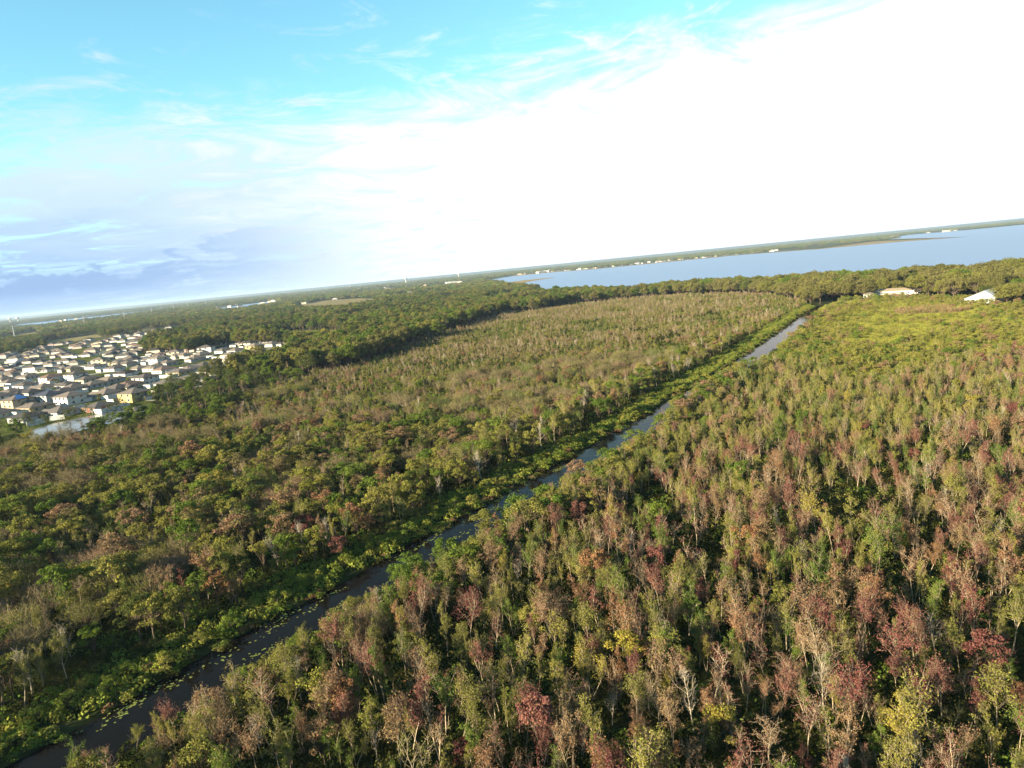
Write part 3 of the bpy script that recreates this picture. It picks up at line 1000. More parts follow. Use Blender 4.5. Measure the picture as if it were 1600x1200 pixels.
def right_swamp():
    X, Y = jitter_grid(-80, 330, 34, 500, 2.08)
    t = canal_t(X, Y) - CANAL_W
    ok = inside(RIGHT_SWAMP, X, Y) & in_view(X, Y) & (t > 0.6)
    mead = inside(MEADOW_CORE, X + 16 * (vnoise(X, Y, 12, 96) - .5), Y + 24 * (vnoise(X, Y, 12, 97) - .5))
    mc = np.mean(MEADOW, 0)
    rim = inside([tuple(mc + (np.array(q) - mc) * 1.45) for q in MEADOW], X + 22 * (vnoise(X, Y, 14, 93) - .5), Y + 30 * (vnoise(X, Y, 14, 94) - .5)) & ~mead
    red = vnoise(X, Y, 26, 1) * .35 + vnoise(X, Y, 6, 2) * .25 + rng.random(X.shape) * .4
    gr = vnoise(X, Y, 34, 3) * .6 + vnoise(X, Y, 12, 4) * .4
    gap = vnoise(X, Y, 11, 5)
    for x, y, tt, m, rd, g, gp, rm in zip(X[ok], Y[ok], t[ok], mead[ok], red[ok], gr[ok], gap[ok], rim[ok]):
        D = math.hypot(x, y)
        tand = CAM_Z / D
        open_bank = y < 168 or 238 < y < 345 or y > 385
        hmax = tand * (tt + (1.8 if y < 105 else 4.6)) / .7 if open_bank else 20
        if m:
            brush = gp * .5 + g * .5
            if rng.random() < (.05 if brush < .5 else .35) + .5 * max(0.0, (300 - y) / 60):
                put(x, y, pick({'shrub': 3, 'upright': 1}), pick({'lime': 3, 'olive': 2, 'green': 1, 'tan': .8}), rng.uniform(1.2, 2.8), 1.2)
            continue
        if y < 140 and rng.random() < .42 * float(vnoise(x, y, 4.5, 95)) + .08:
            continue
        if gp < .11 and y < 300:
            continue
        if rm:
            low_plant(x, y, 'grass', pick({'grass': 3, 'lime': 2, 'herb': 2}), rng.uniform(1.0, 1.8), rng.uniform(.6, 1.6))
            if rng.random() < .5:
                put(x, y, pick({'shrub': 2, 'upright': 2}), pick({'lime': 4, 'olive': 2, 'green': 1.5, 'tan': .7}), rng.uniform(1.6, 4.0), 1.1)
            continue
        far = min(1.0, max(0.0, (y - 105) / 70.0))
        if tt < 9 and rng.random() < .42:
            h = min(rng.uniform(3.5, 7.5), hmax)
            if h < 1.2:
                continue
            if h < 3:
                put(x, y, 'shrub', pick({'green': 3, 'olive': 2, 'lime': 1, 'tan': .6}), h, 1.15)
            else:
                put(x, y, 'round' if rng.random() < .6 else 'vase', pick({'green': 3, 'olive': 4, 'lime': 1.3, 'tan': 1.2}), h)
            continue
        side = min(1.0, max(0.0, (x - (-5 + .20 * y)) / 45.0))
        rr = rd + .20 * side * (1 - far) - .16 * far + .12 * min(1.0, max(0.0, (x - .52 * y) / 30.0))
        if rr > .54:
            c = pick({'maroon': 3.4 * (1 - far * .8), 'rust': 1.8, 'tan': 2.4 + 1.5 * far, 'olive': 2.4, 'green': .8, 'gold': .3, 'lime': .8})
        elif rr > .44:
            c = pick({'tan': 1.9, 'olive': 3.2, 'rust': 1.0, 'maroon': 1.0 - .8 * far, 'lime': 2.2, 'green': 2.2, 'gold': .3})
        else:
            c = pick({'lime': 3.0 + 3.5 * far, 'olive': 3.0, 'green': 2.4 + 1.6 * far, 'tan': 1.0, 'gold': .35})
        h = min((rng.uniform(3.4, 7.4) + 2.0 * (rng.random() < .14)) * (1 - .25 * far), hmax)
        if y > 235:
            h *= .72
        if h < 1.4:
            continue
        u = rng.random()
        if c in ('tan', 'maroon', 'rust') and u < .45 or u < .05:
            put(x, y, 'sparse', c, h * 1.05)
        elif u > .988:
            put(x, y, 'bare', 'tan', h * .95)
        elif u > .955 and h > 4:
            put(x, y, 'round', c, h * 1.05)
        elif u > .80:
            put(x, y, 'vase', c, h)
        else:
            put(x, y, 'upright', c, h, rng.uniform(.9, 1.35))
    # low growth between the stems
    X, Y = jitter_grid(-80, 330, 34, 480, 1.9)
    t = canal_t(X, Y) - CANAL_W
    ok = inside(RIGHT_SWAMP, X, Y) & in_view(X, Y) & (t > -0.6) & ~inside(MEADOW, X, Y)
    for x, y, tt in zip(X[ok], Y[ok], t[ok]):
        if y > 260 and rng.random() < .45:
            continue
        if tt < 4:
            low_plant(x, y, 'herb', pick({'under': 1, 'green': 1, 'herb': .8}), rng.uniform(.6, 1.0), rng.uniform(.5, .9))
        else:
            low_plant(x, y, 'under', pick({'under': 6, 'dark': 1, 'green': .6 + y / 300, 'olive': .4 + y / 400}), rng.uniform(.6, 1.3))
    X, Y = jitter_grid(110, 260, 225, 470, 1.5)
    ok = inside(smooth_poly(MEADOW, 1), X, Y)
    brown = (((X - 210) / 13) ** 2 + ((Y - 352) / 15) ** 2) + 1.6 * (vnoise(X, Y, 7, 41) - .5) < 1
    for x, y, b in zip(X[ok], Y[ok], brown[ok]):
        if b:
            low_plant(x, y, 'reed', pick({'reed': 2, 'tan': 1, 'willow': 1}), rng.uniform(1.1, 1.5), rng.uniform(.9, 2.0))
        else:
            low_plant(x, y, 'grass', pick({'grass': 4, 'lime': 2, 'herb': 1.4, 'olive': 1}), rng.uniform(.8, 1.5), rng.uniform(.5, 1.7))


def left_swamp():
    X, Y = jitter_grid(-200, 240, 40, 715, 2.45)
    t = -canal_t(X, Y)
    ok = in_left(X, Y) & in_view(X, Y) & (t > 1.0)
    nA = vnoise(X, Y, 24, 11) * .65 + vnoise(X, Y, 8, 12) * .35
    nB = vnoise(X, Y, 30, 13) * .6 + vnoise(X, Y, 10, 14) * .4
    gap = vnoise(X, Y, 12, 15)
    dome_at = []
    for x, y, tt, a, b, gp in zip(X[ok], Y[ok], t[ok], nA[ok], nB[ok], gap[ok]):
        far = min(1.0, max(0.0, (y - 190) / 130.0))
        strip = 7.5 if y < 200 else 9.0
        if tt < strip:                      # low bank beside the water
            if tt < 5.2 and rng.random() < .22:
                put(x, y, 'shrub', pick({'lime': 2, 'herb': 3, 'green': 2, 'olive': 1, 'rust': .3}), rng.uniform(1.2, 2.6), 1.25)
            elif y < 170 and rng.random() < .3:
                put(x, y, 'shrub', pick({'green': 2, 'herb': 2, 'olive': 1}), rng.uniform(1.5, 3), 1.1)
            continue
        if tt < strip + 13 and y < 330:     # the taller row behind it
            if rng.random() < .46:
                h = rng.uniform(4.2, 8.6) if y < 240 else rng.uniform(4.5, 7)
                c = pick({'green': 3, 'olive': 4, 'lime': 2.6, 'rust': .6, 'tan': .9, 'dark': 1.2, 'maroon': .25})
                put(x, y, 'round' if rng.random() < .5 else pick({'vase': 1, 'upright': 1}), c, h) if c != 'dark' else put(x, y, 'round', 'dark', h)
            elif rng.random() < .08:
                put(x, y, 'bare', 'tan', rng.uniform(5, 8))
            continue
        if far < .75 and a > .47 and rng.random() < .55 * (1 - far * .6):
            if all((x - p) ** 2 + (y - q) ** 2 > 5.0 ** 2 for p, q in dome_at[-160:]):
                dome_at.append((x, y))
                put(x, y, 'dome', pick({'willow': 5, 'olive': 2, 'tan': 1.4, 'green': 1.2}), rng.uniform(3.4, 5.2), rng.uniform(.85, 1.3))
            continue
        if gp < .17:
            continue
        clump = a * .5 + gp * .5
        h = rng.uniform(3.2, 6.2) * (1 - .30 * far) * (.65 + .8 * clump)
        if y > 330:
            if b < .43:
                if rng.random() < .35:
                    continue
                c = pick({'green': 3, 'olive': 2.5, 'lime': 2, 'tan': .8, 'dark': .8})
            else:
                c = pick({'tan': 5, 'olive': 1.6, 'lime': .8, 'willow': 3, 'rust': .6})
        elif y > 200:
            c = pick({'tan': 1.6, 'olive': 3, 'lime': 2.4, 'green': 3.0, 'willow': .8, 'rust': .4}) if b < .46 else pick({'tan': 3.4, 'olive': 2.4, 'lime': 1.3, 'willow': 2.4, 'rust': .9, 'gold': .25})
        else:
            c = pick({'olive': 2.6, 'lime': 2.0, 'green': 3.6, 'dark': .6, 'tan': 1.0, 'willow': 1.2, 'rust': .3, 'gold': .15})
        u = rng.random()
        if c in ('tan', 'willow') and u < .6:
            put(x, y, 'sparse', c, h * 1.1)
        elif u > .985:
            put(x, y, 'bare', 'tan', h * 1.2)
        elif u > (.66 if y < 210 else .86) and y < 330:
            put(x, y, 'round', c, h * (1.35 if y < 180 else 1.15), 1.2 if y < 180 else 1.0)
        elif u > .60:
            put(x, y, 'shrub', c if c != 'tan' else 'olive', h * .62, 1.1)
        else:
            put(x, y, 'upright', c, h, 1.1)
    X, Y = jitter_grid(-200, 240, 40, 715, 2.1)
    t = -canal_t(X, Y)
    ok = in_left(X, Y) & in_view(X, Y) & (t > -1.5)
    for x, y, tt in zip(X[ok], Y[ok], t[ok]):
        strip = 7.5 if y < 200 else 9.0
        if tt > strip and y > 330 and rng.random() < .4:
            continue
        if tt < 1.2:
            for _ in range(2):
                low_plant(x + rng.normal() * .6, y + rng.normal() * .6, 'herb', pick({'green': 2, 'under': 3, 'rust': .8, 'olive': 1}), rng.uniform(.5, 1.0), rng.uniform(.25, .55))
            low_plant(x, y, 'herb', pick({'herb': 2, 'green': 2, 'rust': 1.6, 'tan': 1}), rng.uniform(.5, .9), rng.uniform(.3, .6))
        elif tt < strip:
            for _ in range(2):
                low_plant(x + rng.normal() * .7, y + rng.normal() * .7, 'herb', pick({'herb': 5, 'green': 2.5, 'lime': 1.5}), rng.uniform(.7, 1.35), rng.uniform(.7, 1.5))
        else:
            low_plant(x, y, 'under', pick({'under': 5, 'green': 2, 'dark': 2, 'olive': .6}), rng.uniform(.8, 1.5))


def woods():
    """Oaks by the lake, the tall wood beyond the swamp, the belt by the houses, then everything out to the far land."""
    town = np.array(TOWN)
    # lakeside oaks
    X, Y = jitter_grid(150, 480, 310, 780, 9.0)
    ok = ~inside(RIGHT_SWAMP, X, Y) & ~in_left(X, Y) & ~inside(LAKE, X, Y) & in_view(X, Y, 10) & ((canal_t(X, Y) > 13) | (Y > 456))
    for x, y in zip(X[ok], Y[ok]):
        if abs(x - 255) < 17 and abs(y - 464) < 15 or abs(x - 247) < 13 and abs(y - 374) < 13:
            continue
        if abs(x - .53 * y) < 11 and 395 < y < 462 or abs(x - .667 * y) < 9 and 335 < y < 378:
            continue                        # open ground in front of the farm buildings
        h = rng.uniform(8.0, 15.5) if y < 620 else rng.uniform(10, 13.5)
        if y < 400:
            h *= .7
        if rng.random() < .84:
            put(x, y, 'oak', pick({'oak': 5, 'olive': 1.6, 'green': 1, 'dark': .7}), h, rng.uniform(.75, 1.2))
        else:
            put(x, y, 'forest', pick({'oak': 2, 'green': 2, 'olive': 1}), h, 1.1)
    # wood to the left of the swamp, belt and far woods
    X, Y = jitter_grid(-1000, 260, 170, 1500, 5.6)
    ok = in_view(X, Y, 10) & ~in_left(X, Y) & ~inside(RIGHT_SWAMP, X, Y) & ~inside(LAKE, X, Y) & ~inside(TOWN, X, Y)
    for p in (POND_NEAR, POND_FAR, FIELD, FIELD_B, FIELD_C):
        c = np.mean(p, 0)
        ok &= ~inside([tuple(c + (np.array(q) - c) * 1.12) for q in p], X, Y)
    for p, ks in ((POND_FAR, (1, .96, .92, .88)), (FIELD, (.95, .9, .85, .8)), (FIELD_C, (.95, .9)), (FIELD_B, (.93, .86))):
        for k in ks:
            ok &= ~inside([(q[0] * k, q[1] * k) for q in p], X, Y)
    ok &= (canal_t(X, Y) < -4) | (Y > 520)
    ok &= ~((X > 150) & (Y < 780))
    ok &= ~inside([(-150, 392), (-138, 396), (-116, 420), (-112, 452), (-132, 452), (-146, 424)], X, Y)
    n1 = vnoise(X, Y, 90, 21)
    n2 = vnoise(X, Y, 30, 22)
    D = np.hypot(X, Y)
    for x, y, a, b, d in zip(X[ok], Y[ok], n1[ok], n2[ok], D[ok]):
        belt = y < 345 and x < -85
        if d > 700 and rng.random() < .42:
            continue
        if d > 760 and (a < .30 or a * .6 + b * .4 > .68):
            continue
        if belt:
            if y < 300 and inside([(-200, 215), (-190, 270), (-150, 305), (-128, 300), (-128, 240)], x, y):
                if rng.random() < .5:
                    continue
            u = rng.random()
            if u < .18:
                put(x, y, 'pine', 'dark', rng.uniform(7, 11))
            elif u < .55:
                put(x, y, 'forest', pick({'dark': 2, 'green': 3}), rng.uniform(5.5, 9), 1.05)
            elif u < .72:
                put(x, y, 'sparse', 'tan', rng.uniform(5, 8))
            else:
                put(x, y, 'round', pick({'green': 2, 'dark': 2, 'olive': 1}), rng.uniform(4.5, 7), 1.2)
            continue
        edge = min(abs(x - p) + abs(y - q) for p, q in LEFT_EDGE[5:]) if d < 760 else 999
        h = rng.uniform(9, 14.5) if d < 760 else rng.uniform(8, 13)
        if y > 690 and x > 90:
            h = rng.uniform(9, 13)
        u = rng.random()
        c = pick({'dark': 2.6 if b > .5 else .8, 'green': 3.0, 'oak': 2.8, 'olive': 1.6 if b < .45 else .6, 'lime': .5 if b < .5 else .1})
        if u < .10 and d < 800:
            put(x, y, 'sparse', 'tan', h * .75, .8)
        elif u < .16:
            put(x, y, 'oak', c, h, .8)
        else:
            put(x, y, 'forest', c, h, rng.uniform(.85, 1.2))
    # block of pines between the houses
    X, Y = jitter_grid(-420, -130, 560, 900, 5.5)
    blk = [(-254, 566), (-246, 612), (-168, 556), (-176, 640), (-250, 760), (-330, 800), (-318, 622)]
    ok = inside(blk, X, Y) & ~inside(POND_FAR, X, Y)
    for x, y in zip(X[ok], Y[ok]):
        put(x, y, 'forest', pick({'green': 3, 'dark': 2, 'lime': 1}), rng.uniform(7, 11), .95)
    # garden trees among the houses
    for x, y in [(-186, 318), (-205, 300), (-240, 372), (-262, 410), (-208, 385), (-180, 375), (-172, 395), (-300, 470), (-232, 432), (-190, 465), (-330, 500),
                 (-176, 452), (-280, 500), (-215, 555), (-345, 560), (-390, 620), (-440, 700), (-162, 420), (-158, 470), (-420, 640), (-250, 318)]:
        put(x, y, 'round', pick({'green': 2, 'lime': 1, 'olive': 1}), rng.uniform(3, 5.5), 1.1)
    for x, y in [(-176, 238), (-170, 246), (-160, 240), (-152, 252), (-147, 258), (-181, 246), (-140, 262)]:
        put(x, y, 'pine', 'dark', rng.uniform(7.5, 10))


def heroes():
    """Single plants that stand out in the view."""
    for x, y, s, c, h, w in [
            (-25.0, 68.0, 'bare', 'tan', 6.4, 1.2), (-26.5, 70.0, 'bare', 'tan', 4.4, 1.4), (-19.0, 84.0, 'bare', 'tan', 5.0, 1.0),
            (-31.5, 62.0, 'dome', 'tan', 3.6, .9), (-34.5, 60.0, 'vase', 'tan', 3.4, 1.3), (-20.0, 77.0, 'dome', 'tan', 4.6, 1.0),
            (-13.0, 86.0, 'round', 'green', 5.6, 1.5), (-9.5, 92.0, 'round', 'green', 6.4, 1.55), (-6.2, 95.5, 'round', 'olive', 6.2, 1.1), (-3.0, 100.0, 'shrub', 'green', 4.2, 1.3),
            (0.5, 106.0, 'round', 'olive', 7.6, 1.5), (4.4, 108.5, 'round', 'green', 7.0, 1.6), (17.0, 128.0, 'round', 'olive', 7.4, 1.4), (36.0, 160.0, 'round', 'olive', 7.5, 1.3), (42.0, 172.0, 'round', 'tan', 7.5, 1.4), (50.0, 184.0, 'round', 'green', 7.0, 1.3),
            (14.0, 122.5, 'round', 'green', 6.4, 1.1), (26.0, 143.0, 'round', 'olive', 7.0, 1.1), (4.6, 63.5, 'vase', 'gold', 6.2, 1.0),
            (34.2, 55.5, 'vase', 'maroon', 6.4, 1.0), (-18.5, 60.5, 'round', 'rust', 6.2, .95), (-20.5, 58.5, 'upright', 'rust', 6.0, 1.2),
            (-48.0, 84.0, 'round', 'lime', 7.6, .9), (-45.0, 86.0, 'round', 'olive', 8.0, .9), (-57.0, 74.0, 'bare', 'tan', 7.0, 1.0), (-53.5, 75.0, 'vase', 'olive', 7.0, 1.0),
            (-20.0, 123.0, 'round', 'lime', 8.2, 1.0), (-26.0, 118.0, 'round', 'lime', 8.0, .95), (-29.0, 104.0, 'round', 'maroon', 5.4, .95),
            (25.0, 58.0, 'bare', 'tan', 7.0, 1.1), (27.0, 60.0, 'sparse', 'tan', 7.4, 1.4), (23.0, 57.0, 'sparse', 'rust', 6.5, 1.2)]:
        put(x, y, s, c, h, w)


heroes()
for _y, _o, _h, _w in ((71, 2.2, 3.0, 1.4), (84, 2.6, 4.0, 1.5), (89, 4.5, 5.8, 1.4), (93, 2.4, 5.6, 1.5), (98, 3.2, 5.4, 1.5), (108, 2.2, 5.6, 1.5), (112, 4.0, 6.6, 1.4), (117, 5.0, 6.0, 1.4), (131, 3.0, 5.8, 1.4),
                       (136, 5.2, 6.4, 1.3), (152, 3.0, 5.6, 1.4), (163, 3.4, 6.0, 1.3), (176, 2.6, 6.0, 1.3), (186, 3.0, 6.4, 1.3), (193, 2.0, 6.6, 1.3), (199, 2.4, 7.0, 1.2), (205, 2.0, 7.0, 1.2), (211, 2.4, 7.2, 1.3),
                       (217, 2.0, 7.0, 1.2), (223, 2.2, 7.2, 1.2), (229, 2.4, 6.8, 1.2), (236, 3.0, 6.0, 1.2), (300, 2.6, 4.6, 1.3), (322, 2.4, 4.8, 1.2), (350, 2.4, 5.2, 1.2), (362, 2.4, 5.2, 1.2), (374, 2.4, 5.0, 1.2)):
    put(float(canal_x(_y)) + (CANAL_W + _o) / .835, _y, 'round', pick({'green': 4, 'olive': 3, 'tan': 1}), _h, _w)
for _x, _y, _h, _w in ((226, 478, 12.5, 1.35), (240, 512, 15, 1.4), (222, 500, 14, 1.3), (300, 486, 17, 1.35), (318, 470, 16, 1.3), (286, 452, 14, 1.2), (268, 500, 16.5, 1.4), (330, 440, 15, 1.3), (292, 415, 12, 1.2), (280, 372, 11, 1.1), (212, 520, 13, 1.3), (345, 480, 17, 1.3)):
    put(_x, _y, 'oak', pick({'oak': 3, 'olive': 1}), _h, _w)
right_swamp()
left_swamp()
woods()

# ------------------------------------------------------------------ plants: the nearest of each kind as things, the rest as stuff
COLW = {'maroon': 'maroon-leaved', 'rust': 'rust-orange', 'tan': 'tan dry-leaved', 'gold': 'golden yellow', 'lime': 'yellow-green', 'olive': 'olive-green', 'green': 'mid-green',
        'dark': 'dark green', 'willow': 'brownish', 'oak': 'grey-green', 'herb': 'fresh green'}
KINDW = {MAPLE: 'maple', SWAMP: 'swamp tree', DRY: 'thin dry tree', DEAD: 'bare grey tree', 'willow_shrub': 'domed willow shrub', 'broadleaf_tree': 'round-crowned tree',
         'bank_shrub': 'shrub', 'oak_tree': 'spreading oak', 'woodland_tree': 'woodland tree', 'pine_tree': 'pine'}
GROUPW = {MAPLE: 'red and rusty maples in the swamp', SWAMP: 'green and olive swamp trees', DRY: 'thin dry trees in the swamp', DEAD: 'bare grey trees in the swamp',
          'willow_shrub': 'domed willow shrubs left of the canal', 'broadleaf_tree': 'round-crowned trees along the canal', 'bank_shrub': 'low shrubs of canal bank and swamp',
          'oak_tree': 'oaks along the lake', 'woodland_tree': 'tall trees of the wood', 'pine_tree': 'pines near the houses'}
LIMIT = {MAPLE: 300, SWAMP: 300, DRY: 300, DEAD: 140, 'willow_shrub': 300, 'broadleaf_tree': 300, 'bank_shrub': 200, 'oak_tree': 220, 'woodland_tree': 220, 'pine_tree': 60}


def seen(x, y, h):
    """Does the plant's top fall inside the picture?"""
    p, r_ = math.radians(PITCH), math.radians(ROLL)
    dz = h * .7 - CAM_Z
    d = y * math.cos(p) - dz * math.sin(p)
    v2 = (y * math.sin(p) + dz * math.cos(p)) / d
    u2 = x / d
    u = u2 * math.cos(r_) - v2 * math.sin(r_)
    v = u2 * math.sin(r_) + v2 * math.cos(r_)
    return d > 1 and abs(u) < .715 and abs(v) < .535


def size_word(kind, h):
    lo, hi = {'willow_shrub': (3.9, 4.7), 'bank_shrub': (1.8, 2.6), 'oak_tree': (10.5, 12.5), 'woodland_tree': (10, 12.5), 'pine_tree': (8, 9.8)}.get(kind, (5.0, 6.6))
    return 'low' if h < lo else ('tall' if h > hi else 'mid-sized')


def place_phrase(x, y):
    t = float(canal_t(x, y))
    if t > CANAL_W:
        t -= CANAL_W
        if y > 440 or (y > 300 and x > 195):
            q = x / y
            return ('left of the farmhouse' if q < .47 else 'behind the farmhouse' if q < .6 else 'between farmhouse and barn' if q < .64 else 'beside the metal barn' if q < .70 else 'right of the metal barn') if y < 640 else 'on the lake shore'
        if t < 7:
            return 'on the near canal bank'
        if t < 22:
            return 'near the close canal bank'
        if y < 68:
            return 'at the bottom edge'
        return 'in the reddish thicket' if y < 135 else 'in the greener thicket'
    t = -t
    if t < 8:
        return 'on the far canal bank'
    if t < 22:
        return 'behind the far canal bank'
    if x < -85 and y > 215:
        return 'near the houses' if y < 600 else 'in woods past the houses'
    if y < 150:
        return 'among the willow domes'
    if y < 330:
        return 'in brush beyond the canal'
    return 'in the far tan brush' if y < 500 else 'near the lake woods'


def build_trees():
    by = {}
    for k, r in enumerate(TREES):
        by.setdefault(r[8], []).append(k)
    chosen = []
    for nm, ks in by.items():
        ks = [k for k in ks if seen(TREES[k][0], TREES[k][1], TREES[k][6] * BASE_H[TREES[k][2]])]
        key = lambda k: -TREES[k][6] * BASE_H[TREES[k][2]] / math.hypot(TREES[k][0], TREES[k][1])
        ks.sort(key=key)
        chosen += ks[:LIMIT[nm]]
    cs = set(chosen)
    P = np.array([[TREES[k][0], TREES[k][1]] for k in chosen])
    used = {}
    for n, k in enumerate(chosen):
        x, y, shape, i, colour, sw, sh, rz, nm = TREES[k]
        h = sh * BASE_H[shape]
        d2 = ((P - P[n]) ** 2).sum(1)
        nb = [chosen[q] for q in np.argsort(d2)[1:3]]
        near = TREES[nb[0]]
        cw = COLW[colour] if nm != DEAD else 'leafless'
        kw = KINDW[nm]
        own = '%s %s %s' % (size_word(nm, h), cw, kw)
        if nm == DEAD:
            own = '%s leafless grey tree' % size_word(nm, h)
        nw = (COLW[near[4]] if near[8] != DEAD else 'bare') + ' ' + {MAPLE: 'maple', SWAMP: 'tree', DRY: 'dry tree', DEAD: 'tree', 'willow_shrub': 'willow', 'broadleaf_tree': 'round tree', 'bank_shrub': 'shrub',
                                                                    'oak_tree': 'oak', 'woodland_tree': 'tree', 'pine_tree': 'pine'}[near[8]]
        dx = near[0] - x
        side = 'left of' if dx > abs(near[1] - y) else ('right of' if -dx > abs(near[1] - y) else ('in front of' if near[1] > y else 'behind'))
        place = place_phrase(x, y)
        far2 = TREES[nb[1]]
        nw2 = 'bare tree' if far2[8] == DEAD else COLW[far2[4]] + ' one'
        tries = ['%s %s, %s %s' % (own, place, side, nw), '%s %s, between %s and %s' % (own, place, nw, nw2), '%s %s, %s %s and %s' % (own, place, side, nw, nw2)]
        fits = [q for q in tries if len(q.split()) <= 15] or [tries[0].replace('mid-sized ', '').replace('tall ', '').replace('low ', '').replace('thin dry tree', 'thin tree')]
        fresh = [q for q in fits if q not in used]
        lab = (fresh or fits)[0]
        used[lab] = 1
        root = bpy.data.objects.new(nm, None)
        COL.objects.link(root)
        root.empty_display_size = .2
        root.location = (x, y, 0)
        root.rotation_euler = (0, 0, rz)
        root.scale = (sw, sw, sh)
        tag(root, lab, 'shrub' if nm in ('willow_shrub', 'bank_shrub') else 'tree', GROUPW[nm])
        tm, cm = MESH[shape, i]
        a = bpy.data.objects.new('trunk' if nm not in ('willow_shrub', 'bank_shrub') else 'stems', tm)
        COL.objects.link(a)
        a.parent = root
        if nm != DEAD:
            b = bpy.data.objects.new('crown', cm)
            COL.objects.link(b)
            b.parent = root
            b.material_slots[0].link = 'OBJECT'
            b.material_slots[0].material = M_LEAF[colour]
    # the rest
    rest = {}
    NMR = {'oak_tree': 'far_woods', 'woodland_tree': 'far_woods', 'pine_tree': 'far_woods'}
    for k, (x, y, shape, i, colour, sw, sh, rz, nm) in enumerate(TREES):
        if k in cs:
            continue
        g = NMR.get(nm) or ('swamp_thicket' if canal_t(x, y) > 0 else 'swamp_brush')
        rest.setdefault(g, []).append((x, y, 0, proto(shape, i, colour), rz, sw, sh))
    return rest


REST = build_trees()


def far_land():
    """Woods out to the horizon, thinner with distance."""
    rows = []
    for y0, y1, step, thr in ((1450, 2600, 15, .44), (2600, 4600, 26, .46), (4600, 9000, 60, .46)):
        X, Y = jitter_grid(-.85 * y1, .85 * y1, y0, y1, step)
        ok = in_view(X, Y, 60) & ~inside(LAKE, X, Y)
        for p in (FIELD, FIELD_B, FIELD_C, SMALL_W, SMALL_W2, SPIT):
            for k in (1, .94, .88, .82):
                ok &= ~inside([(q[0] * k, q[1] * k) for q in p], X, Y)
        n = vnoise(X, Y, 260, 31) * .6 + vnoise(X, Y, 70, 32) * .4
        ok &= n > thr
        ok &= ~((X > 1150) & (Y > 2150) & (Y < 3350) & (X < 2300))
        for p in FRINGE:
            ok &= ~inside(p, X, Y)
        for x, y in zip(X[ok], Y[ok]):
            s = rng.uniform(.8, 1.3) * (1 if y1 < 2700 else (1.25 if y1 < 5000 else 2.2))
            rows.append((x, y, 0, proto('far', int(rng.integers(4)), pick({'dark': 1.6, 'oak': 3, 'green': 3, 'olive': 1.4, 'lime': .5})), rng.uniform(0, 6.28), s * 1.1, min(s, 1.3) * .95))
    # right side of the woods beyond 900 m
    return rows


FARROWS = far_land()

# ------------------------------------------------------------------ houses
M_ROOF = {
    'charcoal': plain('roof_charcoal', (0.085, 0.080, 0.085), .9, .2, 1.2, .1, objvar=.15),
    'slate': plain('roof_slate', (0.17, 0.15, 0.145), .9, .2, 1.2, .1, objvar=.15),
    'brown': plain('roof_brown', (0.22, 0.185, 0.165), .9, .2, 1.2, .1, objvar=.15),
    'tan': plain('roof_tan', (0.30, 0.25, 0.21), .9, .2, 1.2, .1, objvar=.12),
    'rust': plain('roof_rust', (0.26, 0.175, 0.145), .9, .2, 1.2, .1, objvar=.12),
    'navy': plain('roof_navy', (0.075, 0.085, 0.125), .9, .2, 1.2, .1, objvar=.12),
}
M_ROOF['tarp'] = M_ROOF['brown']
M_WALL = {
    'white': plain('wall_white', (0.80, 0.78, 0.75), .8, .06, .8, .2),
    'cream': plain('wall_cream', (0.72, 0.65, 0.50), .8, .06, .8, .2),
    'grey': plain('wall_grey', (0.50, 0.50, 0.50), .8, .06, .8, .2),
    'tan': plain('wall_tan', (0.58, 0.46, 0.32), .8, .06, .8, .2),
    'yellow': plain('wall_yellow', (0.62, 0.47, 0.22), .8, .06, .8, .2),
    'pink': plain('wall_pink', (0.62, 0.48, 0.44), .8, .06, .8, .2),
    'brick': plain('wall_brick', (0.40, 0.20, 0.15), .8, .12, 3.0, .2),
}
M_GLASS = plain('window_glass', (0.03, 0.035, 0.045), .12, .1, 1, .6)
M_TRIM = plain('trim_white', (0.80, 0.79, 0.77), .6, .04, 1, .3)
M_DOOR = plain('door_brown', (0.20, 0.12, 0.08), .6, .1, 1, .3)
M_TARP = plain('tarp_blue', (0.06, 0.20, 0.55), .5, .1, 1, .4)
M_VINYL = plain('fence_vinyl', (0.80, 0.80, 0.78), .5, .05, .5, .3)
M_CONC = plain('drive_concrete', (0.48, 0.46, 0.43), .9, .1, .5, .1)
M_METAL = plain('pole_steel', (0.70, 0.70, 0.70), .5, .06, .5, .4)


def hip(mb, x0, x1, y0, y1, z, pitch, over=.5):
    x0, x1, y0, y1 = x0 - over, x1 + over, y0 - over, y1 + over
    w, d = x1 - x0, y1 - y0
    m = min(w, d) / 2
    zt = z + m * pitch
    if w >= d:
        r0, r1 = (x0 + m, (y0 + y1) / 2, zt), (x1 - m, (y0 + y1) / 2, zt)
        if w - d < .3:
            r0 = r1 = ((x0 + x1) / 2, (y0 + y1) / 2, zt)
    else:
        r0, r1 = ((x0 + x1) / 2, y0 + m, zt), ((x0 + x1) / 2, y1 - m, zt)
    c = [(x0, y0, z), (x1, y0, z), (x1, y1, z), (x0, y1, z)]
    e = [(a, b, z - .18) for a, b, _ in c]
    mb.add(c + e + [r0, r1], ([(0, 1, 9, 8), (1, 2, 9), (2, 3, 8, 9), (3, 0, 8)] if w >= d else [(0, 1, 8), (1, 2, 9, 8), (2, 3, 9), (3, 0, 8, 9)]) +
           [(0, 4, 5, 1), (1, 5, 6, 2), (2, 6, 7, 3), (3, 7, 4, 0), (4, 7, 6, 5)])


